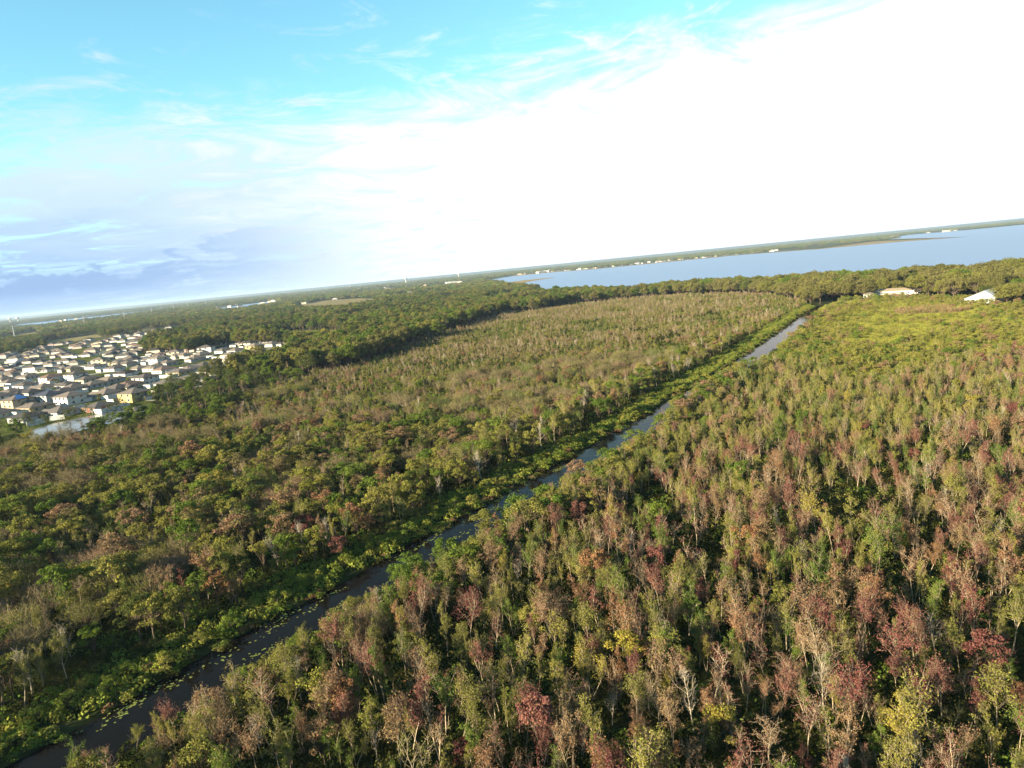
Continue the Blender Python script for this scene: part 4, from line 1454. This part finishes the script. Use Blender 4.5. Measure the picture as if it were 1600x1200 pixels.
def gable(mb, x0, x1, y0, y1, z, pitch, over=.4):
    """Ridge along y, gable at y0."""
    xm = (x0 + x1) / 2
    h = (x1 - x0) / 2 * pitch
    a, b = x0 - over, x1 + over
    zl = z - over * pitch
    mb.add([(a, y0 - over, zl), (xm, y0 - over, z + h), (b, y0 - over, zl), (a, y1, zl), (xm, y1, z + h), (b, y1, zl)],
           [(0, 1, 4, 3), (1, 2, 5, 4), (0, 2, 1), (0, 3, 5, 2)])


HM = {}


def house_meshes(v):
    """v: 0..2 one storey, 3..4 two storeys. Body, roof, garage wing, windows."""
    if v in HM:
        return HM[v]
    W, D, Hh = [(11.5, 10.0, 2.9), (10.5, 11.5, 2.9), (12.5, 9.5, 3.0), (10.5, 11.0, 5.4), (12.0, 10.0, 5.4)][v]
    x, y = W / 2, D / 2
    wall, roof = MB(), MB()
    wall.box(-x, x, -y, y, 0, Hh)
    hip(roof, -x, x, -y, y, Hh, .42 if v != 1 else .48)
    # garage wing in front with its own roof
    gw = 5.6
    gx0 = -x if v % 2 == 0 else x - gw
    gh = 2.75
    wall.box(gx0 + .003, gx0 + gw - .003, -y - 2.6, -y - .003, 0, gh)
    if v in (1, 4):
        wall.add([(gx0 + .003, -y - 2.6, gh), (gx0 + gw - .003, -y - 2.6, gh), (gx0 + gw / 2, -y - 2.6, gh + gw / 2 * .5)], [(0, 1, 2)])
        gable(roof, gx0, gx0 + gw, -y - 2.6, -y + 2.2, gh + .02, .5)
    else:
        hip(roof, gx0, gx0 + gw, -y - 2.6, -y + 2.8, gh + .02, .5, .4)
    wins = []          # (mesh, frame mesh)
    sp = []
    for f in ([0.0] if Hh < 4 else [0.0, 2.75]):
        for q in (-.55, .05, .6):
            sp.append(('y', q * x, y, 1, f))
        for q in (-.45, .4):
            sp.append(('x', q * y, x, 1, f))
            sp.append(('x', q * y, -x, -1, f))
        sp.append(('y', (gx0 + gw + 1.7) if v % 2 == 0 else (gx0 - 1.7), -y, -1, f))
        if f > 0:
            sp.append(('y', gx0 + gw / 2, -y, -1, f + .25))
    for ax, c, e, s, f in sp:
        a, b, z0, z1 = c - .62, c + .62, .95 + f, 2.2 + f
        p, fr = MB(), MB()
        o1, o2 = e + s * .012, e + s * .05
        lo, hi = min(e - s * .02, o1), max(e - s * .02, o1)
        l2, h2 = min(e - s * .03, o2), max(e - s * .03, o2)
        bars = [(a - .1, a, z0 - .1, z1 + .1), (b, b + .1, z0 - .1, z1 + .1), (a, b, z0 - .1, z0), (a, b, z1, z1 + .1)]
        if ax == 'y':
            p.box(a, b, lo, hi, z0, z1)
            for r in bars:
                fr.box(r[0], r[1], l2, h2, r[2], r[3])
        else:
            p.box(lo, hi, a, b, z0, z1)
            for r in bars:
                fr.box(l2, h2, r[0], r[1], r[2], r[3])
        wins.append((p.mesh('window', M_GLASS), fr.mesh('frame', M_TRIM)))
    gd = MB()
    for k in range(4):
        gd.box(gx0 + .5, gx0 + gw - .5, -y - 2.64 - .015 * (k % 2), -y - 2.59, .05 + k * .54, .56 + k * .54)
    dr = MB()
    dx = (gx0 + gw + .5) if v % 2 == 0 else (gx0 - 1.5)
    dr.box(dx, dx + 1.0, -y - .05, -y + .03, .05, 2.1)
    dv = MB()
    dv.box(gx0 + .3, gx0 + gw - .3, -y - 9.5, -y - 2.75, -.05, .07)
    HM[v] = (wall, roof, wins, gd.mesh('garage_door', M_TRIM), dr.mesh('door', M_DOOR), dv.mesh('driveway', M_CONC), {}, {}, (W, D, Hh))
    return HM[v]


ORD = ['first', 'second', 'third', 'fourth', 'fifth', 'sixth', 'seventh', 'eighth', 'ninth', 'tenth', 'eleventh', 'twelfth', 'thirteenth', 'fourteenth', 'fifteenth', 'sixteenth', 'seventeenth', 'eighteenth', 'nineteenth', 'twentieth']
ROOFW = {'charcoal': 'charcoal', 'slate': 'slate-grey', 'brown': 'brown', 'tan': 'tan', 'rust': 'rust-brown', 'navy': 'blue-black', 'tarp': 'brown'}


HOUSE_AT = []


def build_houses():
    allh = list(HOUSES)
    # more roofs fill the far rows of the estate
    X, Y = jitter_grid(-620, -180, 430, 1130, 23, .25)
    ok = inside(TOWN, X, Y)
    for x, y in zip(X[ok], Y[ok]):
        if all((x - h[0]) ** 2 + (y - h[1]) ** 2 > 20 ** 2 for h in allh) and all(abs(x - sx) + abs(y - sy) > 12 for sx, sy in ((-462, 690), (-480, 760), (-445, 640))):
            allh.append((float(x), float(y), 1 if rng.random() < .8 else 2, ['brown', 'brown', 'tan', 'slate', 'rust', 'charcoal'][rng.integers(6)], ['white', 'white', 'cream', 'grey', 'pink'][rng.integers(5)]))
    print('houses', len(allh))
    hs = sorted(allh, key=lambda h: math.hypot(h[0], h[1]))
    rows = [hs[i:i + 14] for i in range(0, len(hs), 14)]
    for ri, row in enumerate(rows):
        order = sorted(row, key=lambda h: h[0] / h[1])
        for k, (x, y, st, rc, wc) in enumerate(order):
            d = math.hypot(x, y)
            v = int(rng.integers(3)) if st == 1 else 3 + int(rng.integers(2))
            wall, roof, wins, gd, dr, dv, wm, rm, dims = house_meshes(v)
            if wc not in wm:
                wm[wc] = wall.mesh('wall', M_WALL[wc])
            if rc not in rm:
                rm[rc] = roof.mesh('roof', M_ROOF[rc])
            t = bpy.data.objects.new('house', None)
            COL.objects.link(t)
            t.location = (x, y, 0.02)
            rz = math.radians(62) + (math.pi if rng.random() < .5 else 0) + (math.pi / 2 if rng.random() < .3 else 0) 
            if d > 600:
                rz += .5
            t.rotation_euler = (0, 0, rz)
            t.scale = (.90, .90, .74)
            where = '%s from the left in %s' % (ORD[k], 'the pond-side row' if ri == 0 else 'the %s row back' % ORD[min(ri, 19)])
            lab = '%s%s house with %s roof, %s' % ('two-storey ' if st == 2 else '', wc, ROOFW[rc] if rc != 'tarp' else 'blue-tarped', where)
            tag(t, lab, 'house', 'houses of the estate')
            HOUSE_AT.append((x, y, rz, '%s-roofed house %s' % (ROOFW[rc], where.replace('in the', 'of the'))))
            link('wall', wm[wc], t)
            ro = link('roof', rm[rc], t)
            link('garage_door', gd, t)
            if rc == 'tarp':
                W, D, Hh = dims
                tm = MB()
                s = .48
                e = .6
                tm.add([(-W * .30, -D / 2 - e + .4, Hh + .24 + .03), (W * .22, -D / 2 - e + .4, Hh + .27), (W * .12, -1.0, Hh + (D / 2 - .5) * s + .07), (-W * .12, -1.0, Hh + (D / 2 - .5) * s + .07)], [(0, 1, 2, 3)])
                tb = link('tarp', tm.mesh('tarp', M_TARP), ro)
                tb['label'] = 'blue tarpaulin spread over the roof'
            if d < 640:
                for wmesh, fmesh in wins:
                    w = link('window', wmesh, t)
                    if d < 400:
                        link('frame', fmesh, w)
                link('door', dr, t)
            link('driveway', dv, t)


build_houses()


def build_fences():
    lines = list(FENCES)
    yard = []
    for (x, y, rz, lab) in HOUSE_AT:
        d_ = math.hypot(x, y)
        if d_ < 760 and rng.random() < .55:
            s = 1 if rng.random() < .5 else -1
            ca, sa = math.cos(rz), math.sin(rz)
            P = [(-6.5 * s, 5.5), (-6.5 * s, 10.5), (6.5 * s, 10.5)]
            yard.append(([(x + px * ca - py * sa, y + px * sa + py * ca) for px, py in P], 'behind the ' + lab))
    lines += [q[0] for q in yard]
    for n, line in enumerate(lines):
        a, b = line[0], line[-1]
        t = bpy.data.objects.new('vinyl_fence', None)
        COL.objects.link(t)
        t.location = (a[0], a[1], 0.02)
        where = yard[n - len(FENCES)][1] if n >= len(FENCES) else ['below the charcoal-roofed house, at the left end of the pond', 'beside the shed behind the pond', 'behind the brick house at the pond', 'short run left of the brick house',
                 'at the corner of the green strip', 'along the green strip', 'at the top of the green strip', 'in front of the grey two-storey house', 'right of the white two-storey house',
                 'between the slate roofs near the pond', 'long run through the middle of the houses', 'at the far left end of the houses', 'behind the trees right of the houses',
                 'far run beside the bending street', 'at the left edge among the brown roofs'][n]
        tag(t, ('white vinyl privacy fence ' if n < len(FENCES) else 'white yard fence ') + where, 'fence', 'white vinyl fences of the estate')
        for (x0, y0), (x1, y1) in zip(line, line[1:]):
            L = math.hypot(x1 - x0, y1 - y0)
            ang = math.atan2(y1 - y0, x1 - x0)
            k = max(1, round(L / 2.4))
            key = round(L / k, 2)
            pm, qm = MB(), MB()
            pm.box(.07, L / k - .07, -.025, .025, .08, 1.78).box(.07, L / k - .07, -.045, .045, 1.78, 1.86)
            qm.box(-.07, .07, -.07, .07, 0, 1.92).add([(-.1, -.1, 1.925), (.1, -.1, 1.925), (.1, .1, 1.925), (-.1, .1, 1.925), (0, 0, 2.03)], [(0, 1, 4), (1, 2, 4), (2, 3, 4), (3, 0, 4)])
            me, pe = pm.mesh('panel', M_VINYL), qm.mesh('post', M_VINYL)
            for i in range(k):
                f = i / k
                lx, ly = x0 - a[0] + (x1 - x0) * f, y0 - a[1] + (y1 - y0) * f
                link('panel', me, t, (lx, ly, 0), ang)
                link('post', pe, t, (lx, ly, 0), ang)
        link('post', pe, t, (b[0] - a[0], b[1] - a[1], 0))


build_fences()


# ------------------------------------------------------------------ farm buildings by the lake
M_SHEET = plain('barn_sheet', (0.60, 0.63, 0.68), .45, .04, .4, .4)
M_SHEETR = plain('barn_roof', (0.42, 0.45, 0.49), .4, .05, .4, .5)


def build_barn():
    t = bpy.data.objects.new('metal_barn', None)
    COL.objects.link(t)
    t.location = (BARN[0], BARN[1], 0.02)
    t.rotation_euler = (0, 0, math.radians(-52))
    tag(t, 'white metal barn with long pale blue sloping roof beside the oaks', 'barn')
    x, y = 7.0, 6.0
    w = MB()
    lo, hi = 2.8, 6.6
    w.add([(-x, -y, 0), (x, -y, 0), (x, y, 0), (-x, y, 0), (-x, -y, lo), (x, -y, lo + .6), (x, y, lo + .6), (-x, y, lo), (2.2, -y, hi), (2.2, y, hi)],
          [(0, 1, 5, 8, 4), (1, 2, 6, 5), (2, 3, 7, 9, 6), (3, 0, 4, 7)])
    link('wall', w.mesh('wall', M_SHEET), t)
    for nm, (xa, za), (xb, zb) in (('roof', (-x - .8, lo - .25), (2.2, hi + .12)), ('roof', (2.203, hi + .12), (x + .6, lo + .42))):
        r = MB()
        r.add([(xa, -y - .5, za), (xb, -y - .5, zb), (xb, y + .5, zb), (xa, y + .5, za), (xa, -y - .5, za + .14), (xb, -y - .5, zb + .14), (xb, y + .5, zb + .14), (xa, y + .5, za + .14)],
              [(0, 3, 2, 1), (4, 5, 6, 7), (0, 1, 5, 4), (1, 2, 6, 5), (2, 3, 7, 6), (3, 0, 4, 7)])
        ro = link(nm, r.mesh('roof', M_SHEETR), t)
        seam = MB()
        n = 7
        for k in range(n):
            yy = -y + (k + .5) * 2 * y / n
            seam.add([(xa, yy, za + .145), (xb, yy, zb + .145), (xb, yy + .08, zb + .145), (xa, yy + .08, za + .145), (xa, yy + .04, za + .21), (xb, yy + .04, zb + .21)], [(0, 1, 5, 4), (3, 4, 5, 2)])
        link('seam', seam.mesh('seam', M_SHEETR), ro)
    link('door', MB().box(-3.6, -2.4, -y - .05, -y + .04, 0.05, 2.2).mesh('door', M_ROOF['charcoal']), t)
    link('roller_door', MB().box(-.8, 3.4, -y - .04, -y + .04, .05, 3.4).mesh('roller_door', M_TRIM), t)
    for c in (-5.2, 4.9):
        win = link('window', MB().box(c - .6, c + .6, -y - .02, -y + .03, 1.1, 2.2).mesh('window', M_GLASS), t)
        link('frame', MB().box(c - .7, c - .6, -y - .05, -y + .03, 1.0, 2.3).box(c + .6, c + .7, -y - .05, -y + .03, 1.0, 2.3).mesh('frame', M_TRIM), win)


build_barn()


def low_building(name, loc, rz, W, D, H, wallm, roofm, label, cat, pitch=.32, doors=2, windows=4):
    t = bpy.data.objects.new(name, None)
    COL.objects.link(t)
    t.location = (*loc, 0.02)
    t.rotation_euler = (0, 0, rz)
    tag(t, label, cat)
    link('wall', MB().box(-W / 2, W / 2, -D / 2, D / 2, 0, H).mesh('wall', wallm), t)
    r = MB()
    hip(r, -W / 2, W / 2, -D / 2, D / 2, H, pitch, .5)
    link('roof', r.mesh('roof', roofm), t)
    k = doors + windows
    for i in range(k):
        c = -W / 2 + (i + .5) * W / k
        if i % 3 == 1 and doors:
            link('door', MB().box(c - .5, c + .5, -D / 2 - .05, -D / 2 + .03, .05, 2.1).mesh('door', M_DOOR), t)
        else:
            w = link('window', MB().box(c - .6, c + .6, -D / 2 - .02, -D / 2 + .03, 1, 2.1).mesh('window', M_GLASS), t)
            link('frame', MB().box(c - .7, c - .6, -D / 2 - .05, -D / 2 + .03, .9, 2.2).box(c + .6, c + .7, -D / 2 - .05, -D / 2 + .03, .9, 2.2).mesh('frame', M_TRIM), w)
    return t


cx, cy = COMP
face = math.radians(-30)
low_building('farmhouse', (cx + 6, cy + 14), face, 22, 8, 3.2, M_WALL['white'], plain('roof_sand', (.46, .36, .24), .9, .15, 1, .1), 'long white farmhouse with sand roof among the oaks', 'house')
low_building('open_shed', (cx - 1, cy + 1), face, 13, 6, 2.2, plain('shed_brown', (.22, .12, .09), .8, .15, 1, .1), plain('roof_pale', (.62, .55, .45), .8, .1, 1, .1), 'low red-brown shed in front of the farmhouse', 'shed', .25, 0, 3)
low_building('small_barn', (cx - 12, cy + 9), face, 6, 6, 3.0, M_WALL['white'], M_ROOF['tan'], 'small white outbuilding left of the farmhouse', 'shed', .35, 1, 2)


def trailer(loc, rz, label):
    t = bpy.data.objects.new('camper_trailer', None)
    COL.objects.link(t)
    t.location = (*loc, 0.02)
    t.rotation_euler = (0, 0, rz)
    tag(t, label, 'trailer', 'trailers parked by the farmhouse')
    b = MB()
    prof = [(-3.2, .6), (3.0, .6), (3.3, 1.2), (3.1, 2.6), (2.7, 2.95), (-2.9, 2.95), (-3.3, 2.5), (-3.35, 1.2)]
    n = len(prof)
    b.add([(p, -1.15, z) for p, z in prof] + [(p, 1.15, z) for p, z in prof], [tuple(range(n)), tuple(range(2 * n - 1, n - 1, -1))] + [(i, n + i, n + (i + 1) % n, (i + 1) % n) for i in range(n)])
    link('body', b.mesh('body', M_TRIM), t)
    for c in (-2.0, 1.8):
        link('window', MB().box(c - .5, c + .5, -1.18, -1.12, 1.5, 2.2).mesh('window', M_GLASS), t)
    link('door', MB().box(-.4, .35, -1.19, -1.12, .75, 2.55).mesh('door', M_WALL['grey']), t)
    for s in (-1, 1):
        w = MB().tube([(.2, s * .95, .36), (.2, s * 1.17, .36)], [.36, .36], 12)
        a = [(.2 + .36 * math.cos(q * math.pi / 6), s * 1.17, .36 + .36 * math.sin(q * math.pi / 6)) for q in range(12)]
        w.add(a, [tuple(range(12))])
        link('wheel', w.mesh('wheel', M_ROOF['charcoal']), t)
    link('hitch', MB().box(3.2, 4.5, -.06, .06, .5, .62).mesh('hitch', M_METAL), t)


trailer((cx + 12, cy + 2), math.radians(-20), 'white camper trailer parked right of the brown shed')
trailer((cx + 17, cy + 6), math.radians(30), 'white camper trailer behind, nearer the oaks')


# ------------------------------------------------------------------ power poles, towers and far buildings
def build_poles():
    for n, (x, y) in enumerate(POLES):
        t = bpy.data.objects.new('power_pole', None)
        COL.objects.link(t)
        t.location = (x, y, 0)
        rz = math.radians(35)
        t.rotation_euler = (0, 0, rz)
        tag(t, 'pale steel power pole, %s from the left along the horizon' % ORD[n], 'power pole', 'power poles of the far line')
        H = 27
        link('shaft', MB().tube([(0, 0, 0), (0, 0, H)], [.75, .4], 8).mesh('shaft', M_METAL, True), t)
        for z in (H - 2, H - 6, H - 10):
            arm = link('crossarm', MB().box(-3.4, 3.4, -.22, .22, z, z + .5).mesh('crossarm', M_METAL), t)
            ins = MB()
            for s in (-3.2, 3.2):
                ins.tube([(s, 0, z), (s, 0, z - 1.6)], [.16, .16], 6)
            link('insulator', ins.mesh('insulator', M_METAL), arm)


build_poles()


def water_tower(x, y, label, s=1.0):
    t = bpy.data.objects.new('water_tower', None)
    COL.objects.link(t)
    t.location = (x, y, 0)
    t.scale = (s, s, s)
    tag(t, label, 'water tower', 'water towers on the horizon')
    H = 44
    link('stem', MB().tube([(0, 0, 0), (0, 0, 4), (0, 0, 30), (0, 0, 36)], [5, 3, 2.6, 7], 16).mesh('stem', M_TRIM, True), t)
    z = [34, 36, 39, 42, 45, 47, 47.6]
    r = [6, 9.5, 12, 12.2, 9.5, 4.5, .1]
    link('tank', MB().tube([(0, 0, k) for k in z], r, 20).mesh('tank', M_TRIM, True), t)


water_tower(-3060, 4460, 'white bulb water tower on the horizon above the houses, left of its twin', .8)
water_tower(-3015, 4465, 'white bulb water tower on the horizon above the houses, right of its twin', .8)
water_tower(-690, 5200, 'white bulb water tower on the horizon left of the lake', 1.0)
water_tower(-330, 5600, 'small white water tower just left of the lake end', .9)

t = bpy.data.objects.new('radio_mast', None)
COL.objects.link(t)
t.location = (ANT[0], ANT[1], 0)
tag(t, 'tall thin white mast rising above the middle horizon', 'mast')
link('shaft', MB().tube([(0, 0, 0), (0, 0, 62)], [1.2, .5], 6).mesh('shaft', M_METAL, True), t)
for k in range(3):
    link('antenna', MB().box(-2, 2, -.4, .4, 50 + k * 4, 52 + k * 4).mesh('antenna', M_METAL), t)


def far_buildings():
    spots = []
    # pale roofs on the far shore, along the lake
    F = FAR_SHORE
    for k in range(120):
        u = rng.uniform(1.2, 7.6)
        i = int(u)
        f = u - i
        x = F[i][0] + (F[i + 1][0] - F[i][0]) * f
        y = F[i][1] + (F[i + 1][1] - F[i][1]) * f
        dd = abs(rng.normal()) * 500 + 170
        spots.append((x * (1 + dd / 3400), y + dd, 'far shore'))
    for k in range(34):
        u = rng.random()
        spots.append((1500 + 1700 * u + rng.normal() * 60, 3500 + 1400 * u + abs(rng.normal()) * 500 + 900 * (u < .3), 'spit'))
    # sheds and roofs on the left horizon
    for k in range(90):
        u = rng.random()
        d = rng.uniform(1650, 3600)
        az = math.radians(-33 + 30 * u)
        spots.append((math.tan(az) * d, d, 'left'))
    meshes = []
    for k in range(5):
        W, D, H = [(16, 11, 4.5), (24, 14, 5), (45, 26, 8), (13, 12, 7), (70, 30, 9)][k]
        w = MB().box(-W / 2, W / 2, -D / 2, D / 2, 0, H)
        r = MB()
        if k in (2, 4):
            r.box(-W / 2 - .5, W / 2 + .5, -D / 2 - .5, D / 2 + .5, H + .01, H + .9).box(-W * .2, -W * .05, -2, 2, H + .9, H + 2.4)
        else:
            hip(r, -W / 2, W / 2, -D / 2, D / 2, H, .45, .6)
        meshes.append((w, r))
    cache = {}
    cols = ['white', 'white', 'white', 'cream', 'tan', 'grey']
    rcols = ['brown', 'tan', 'slate', 'white']
    WH = {'far shore': 'behind the far lake shore', 'spit': 'beyond the long spit', 'left': 'below the left horizon'}
    cnt = {}
    for x, y, w in spots:
        if inside(LAKE, x, y) or inside(FIELD, x, y) or inside(TOWN, x, y):
            continue
        k = int(rng.choice(5, p=[.55, .25, .04, .15, .01])) if w != 'left' else int(rng.choice(5, p=[.62, .25, .01, .12, .0]))
        wc, rc = cols[rng.integers(6)], rcols[rng.integers(4)]
        if k in (2, 4):
            rc = 'white'
        if (k, 'w', wc) not in cache:
            cache[k, 'w', wc] = meshes[k][0].mesh('wall', M_WALL[wc])
        if (k, 'r', rc) not in cache:
            cache[k, 'r', rc] = meshes[k][1].mesh('roof', M_ROOF.get(rc) or M_WALL['white'])
        nm = 'warehouse' if k in (2, 4) else 'far_house'
        t = bpy.data.objects.new(nm, None)
        COL.objects.link(t)
        t.location = (x, y, .1)
        t.rotation_euler = (0, 0, rng.uniform(-.6, .6))
        lab = '%s %s %s with %s roof %s' % (['small', 'long low', 'broad flat', 'tall', 'very long flat'][k], wc, 'warehouse' if k in (2, 4) else 'house', ROOFW.get(rc, 'white'), WH[w])
        tag(t, lab, 'warehouse' if k in (2, 4) else 'house', 'buildings ' + WH[w])
        link('wall', cache[k, 'w', wc], t)
        link('roof', cache[k, 'r', rc], t)


far_buildings()

# ------------------------------------------------------------------ lily pads and the mass of plants
def lily_pads():
    r = np.random.default_rng(77)
    V, F, b = [], [], 0
    # rafts sit mostly along the two edges
    for k in range(85):
        y = r.uniform(58, 150) if k < 65 else r.uniform(150, 330)
        left = r.random() < .6
        t = r.uniform(.6, 2.8) if left else r.uniform(5.0, 8.6)
        cx_ = float(canal_x(y)) + t / .835
        for j in range(int(r.integers(5, 22))):
            a = r.normal() * 1.3
            px, py = cx_ + .55 * a + r.normal() * .35, y + .84 * a + r.normal() * .35
            s = r.uniform(.07, .19)
            n = 7
            th = r.uniform(0, 6.28)
            V.append((px, py, -.262 + .003 * (j % 4)))
            for q in range(n):
                an = th + q / (n - 1) * 5.7
                V.append((px + s * math.cos(an), py + s * math.sin(an), -.258 + .003 * (j % 4)))
            F += [(b, b + q + 1, b + q + 2) for q in range(n - 1)]
            b += n + 1
    me = mesh_np('lily_pads', V, None, F, mats=[M_LEAF['pad']])
    tag(link('lily_pads', me), 'rafts of round green lily pads floating on the dark canal', 'lily pads', kind='stuff')


lily_pads()
LABELS = {'swamp_thicket': ('dense mixed thicket of swamp trees on the camera side of the canal', 'thicket'),
          'swamp_brush': ('mixed tan and green brush beyond the canal', 'brush'),
          'far_woods': ('dark green woods around the houses and the lake', 'woods')}
for g, rows in REST.items():
    scatter(g, rows, *LABELS[g])
scatter('horizon_woods', FARROWS, 'distant woods fading out towards the horizon', 'woods')
scatter('undergrowth', UNDER, 'low green undergrowth, herbs and grass between the trees', 'undergrowth')

# ------------------------------------------------------------------ the air
hz = MB().box(-9500, 9500, -400, 13000, -3, 70).mesh('haze', None)
hm = new_mat('haze_air')
vol = hm.node_tree.nodes.new('ShaderNodeVolumePrincipled')
vol.inputs['Color'].default_value = (0.58, 0.75, 1.0, 1)
vol.inputs['Density'].default_value = 0.00005
vol.inputs['Anisotropy'].default_value = 0.2
ho = hm.node_tree.nodes.new('ShaderNodeOutputMaterial')
hm.node_tree.links.new(vol.outputs[0], ho.inputs['Volume'])
hz.materials.append(hm)
tag(link('haze', hz), 'pale haze in the air', 'haze', kind='stuff')
# look-alikes are told apart by their order across the view
same = {}
for o in scene.objects:
    if o.parent is None and 'label' in o and 'group' in o:
        same.setdefault(o['label'], []).append(o)
for lab, lst in same.items():
    if 1 < len(lst) <= 20 and len(lab.replace('-', ' ').split()) <= 13:
        for k, o in enumerate(sorted(lst, key=lambda q: q.location.x / q.location.y)):
            o['label'] = '%s, %s from left' % (lab, ORD[k])
print('TREES', len(TREES), 'UNDER', len(UNDER), 'FAR', len(FARROWS), 'PROTO', len(PROTO_IDX), 'objects', len(scene.objects))
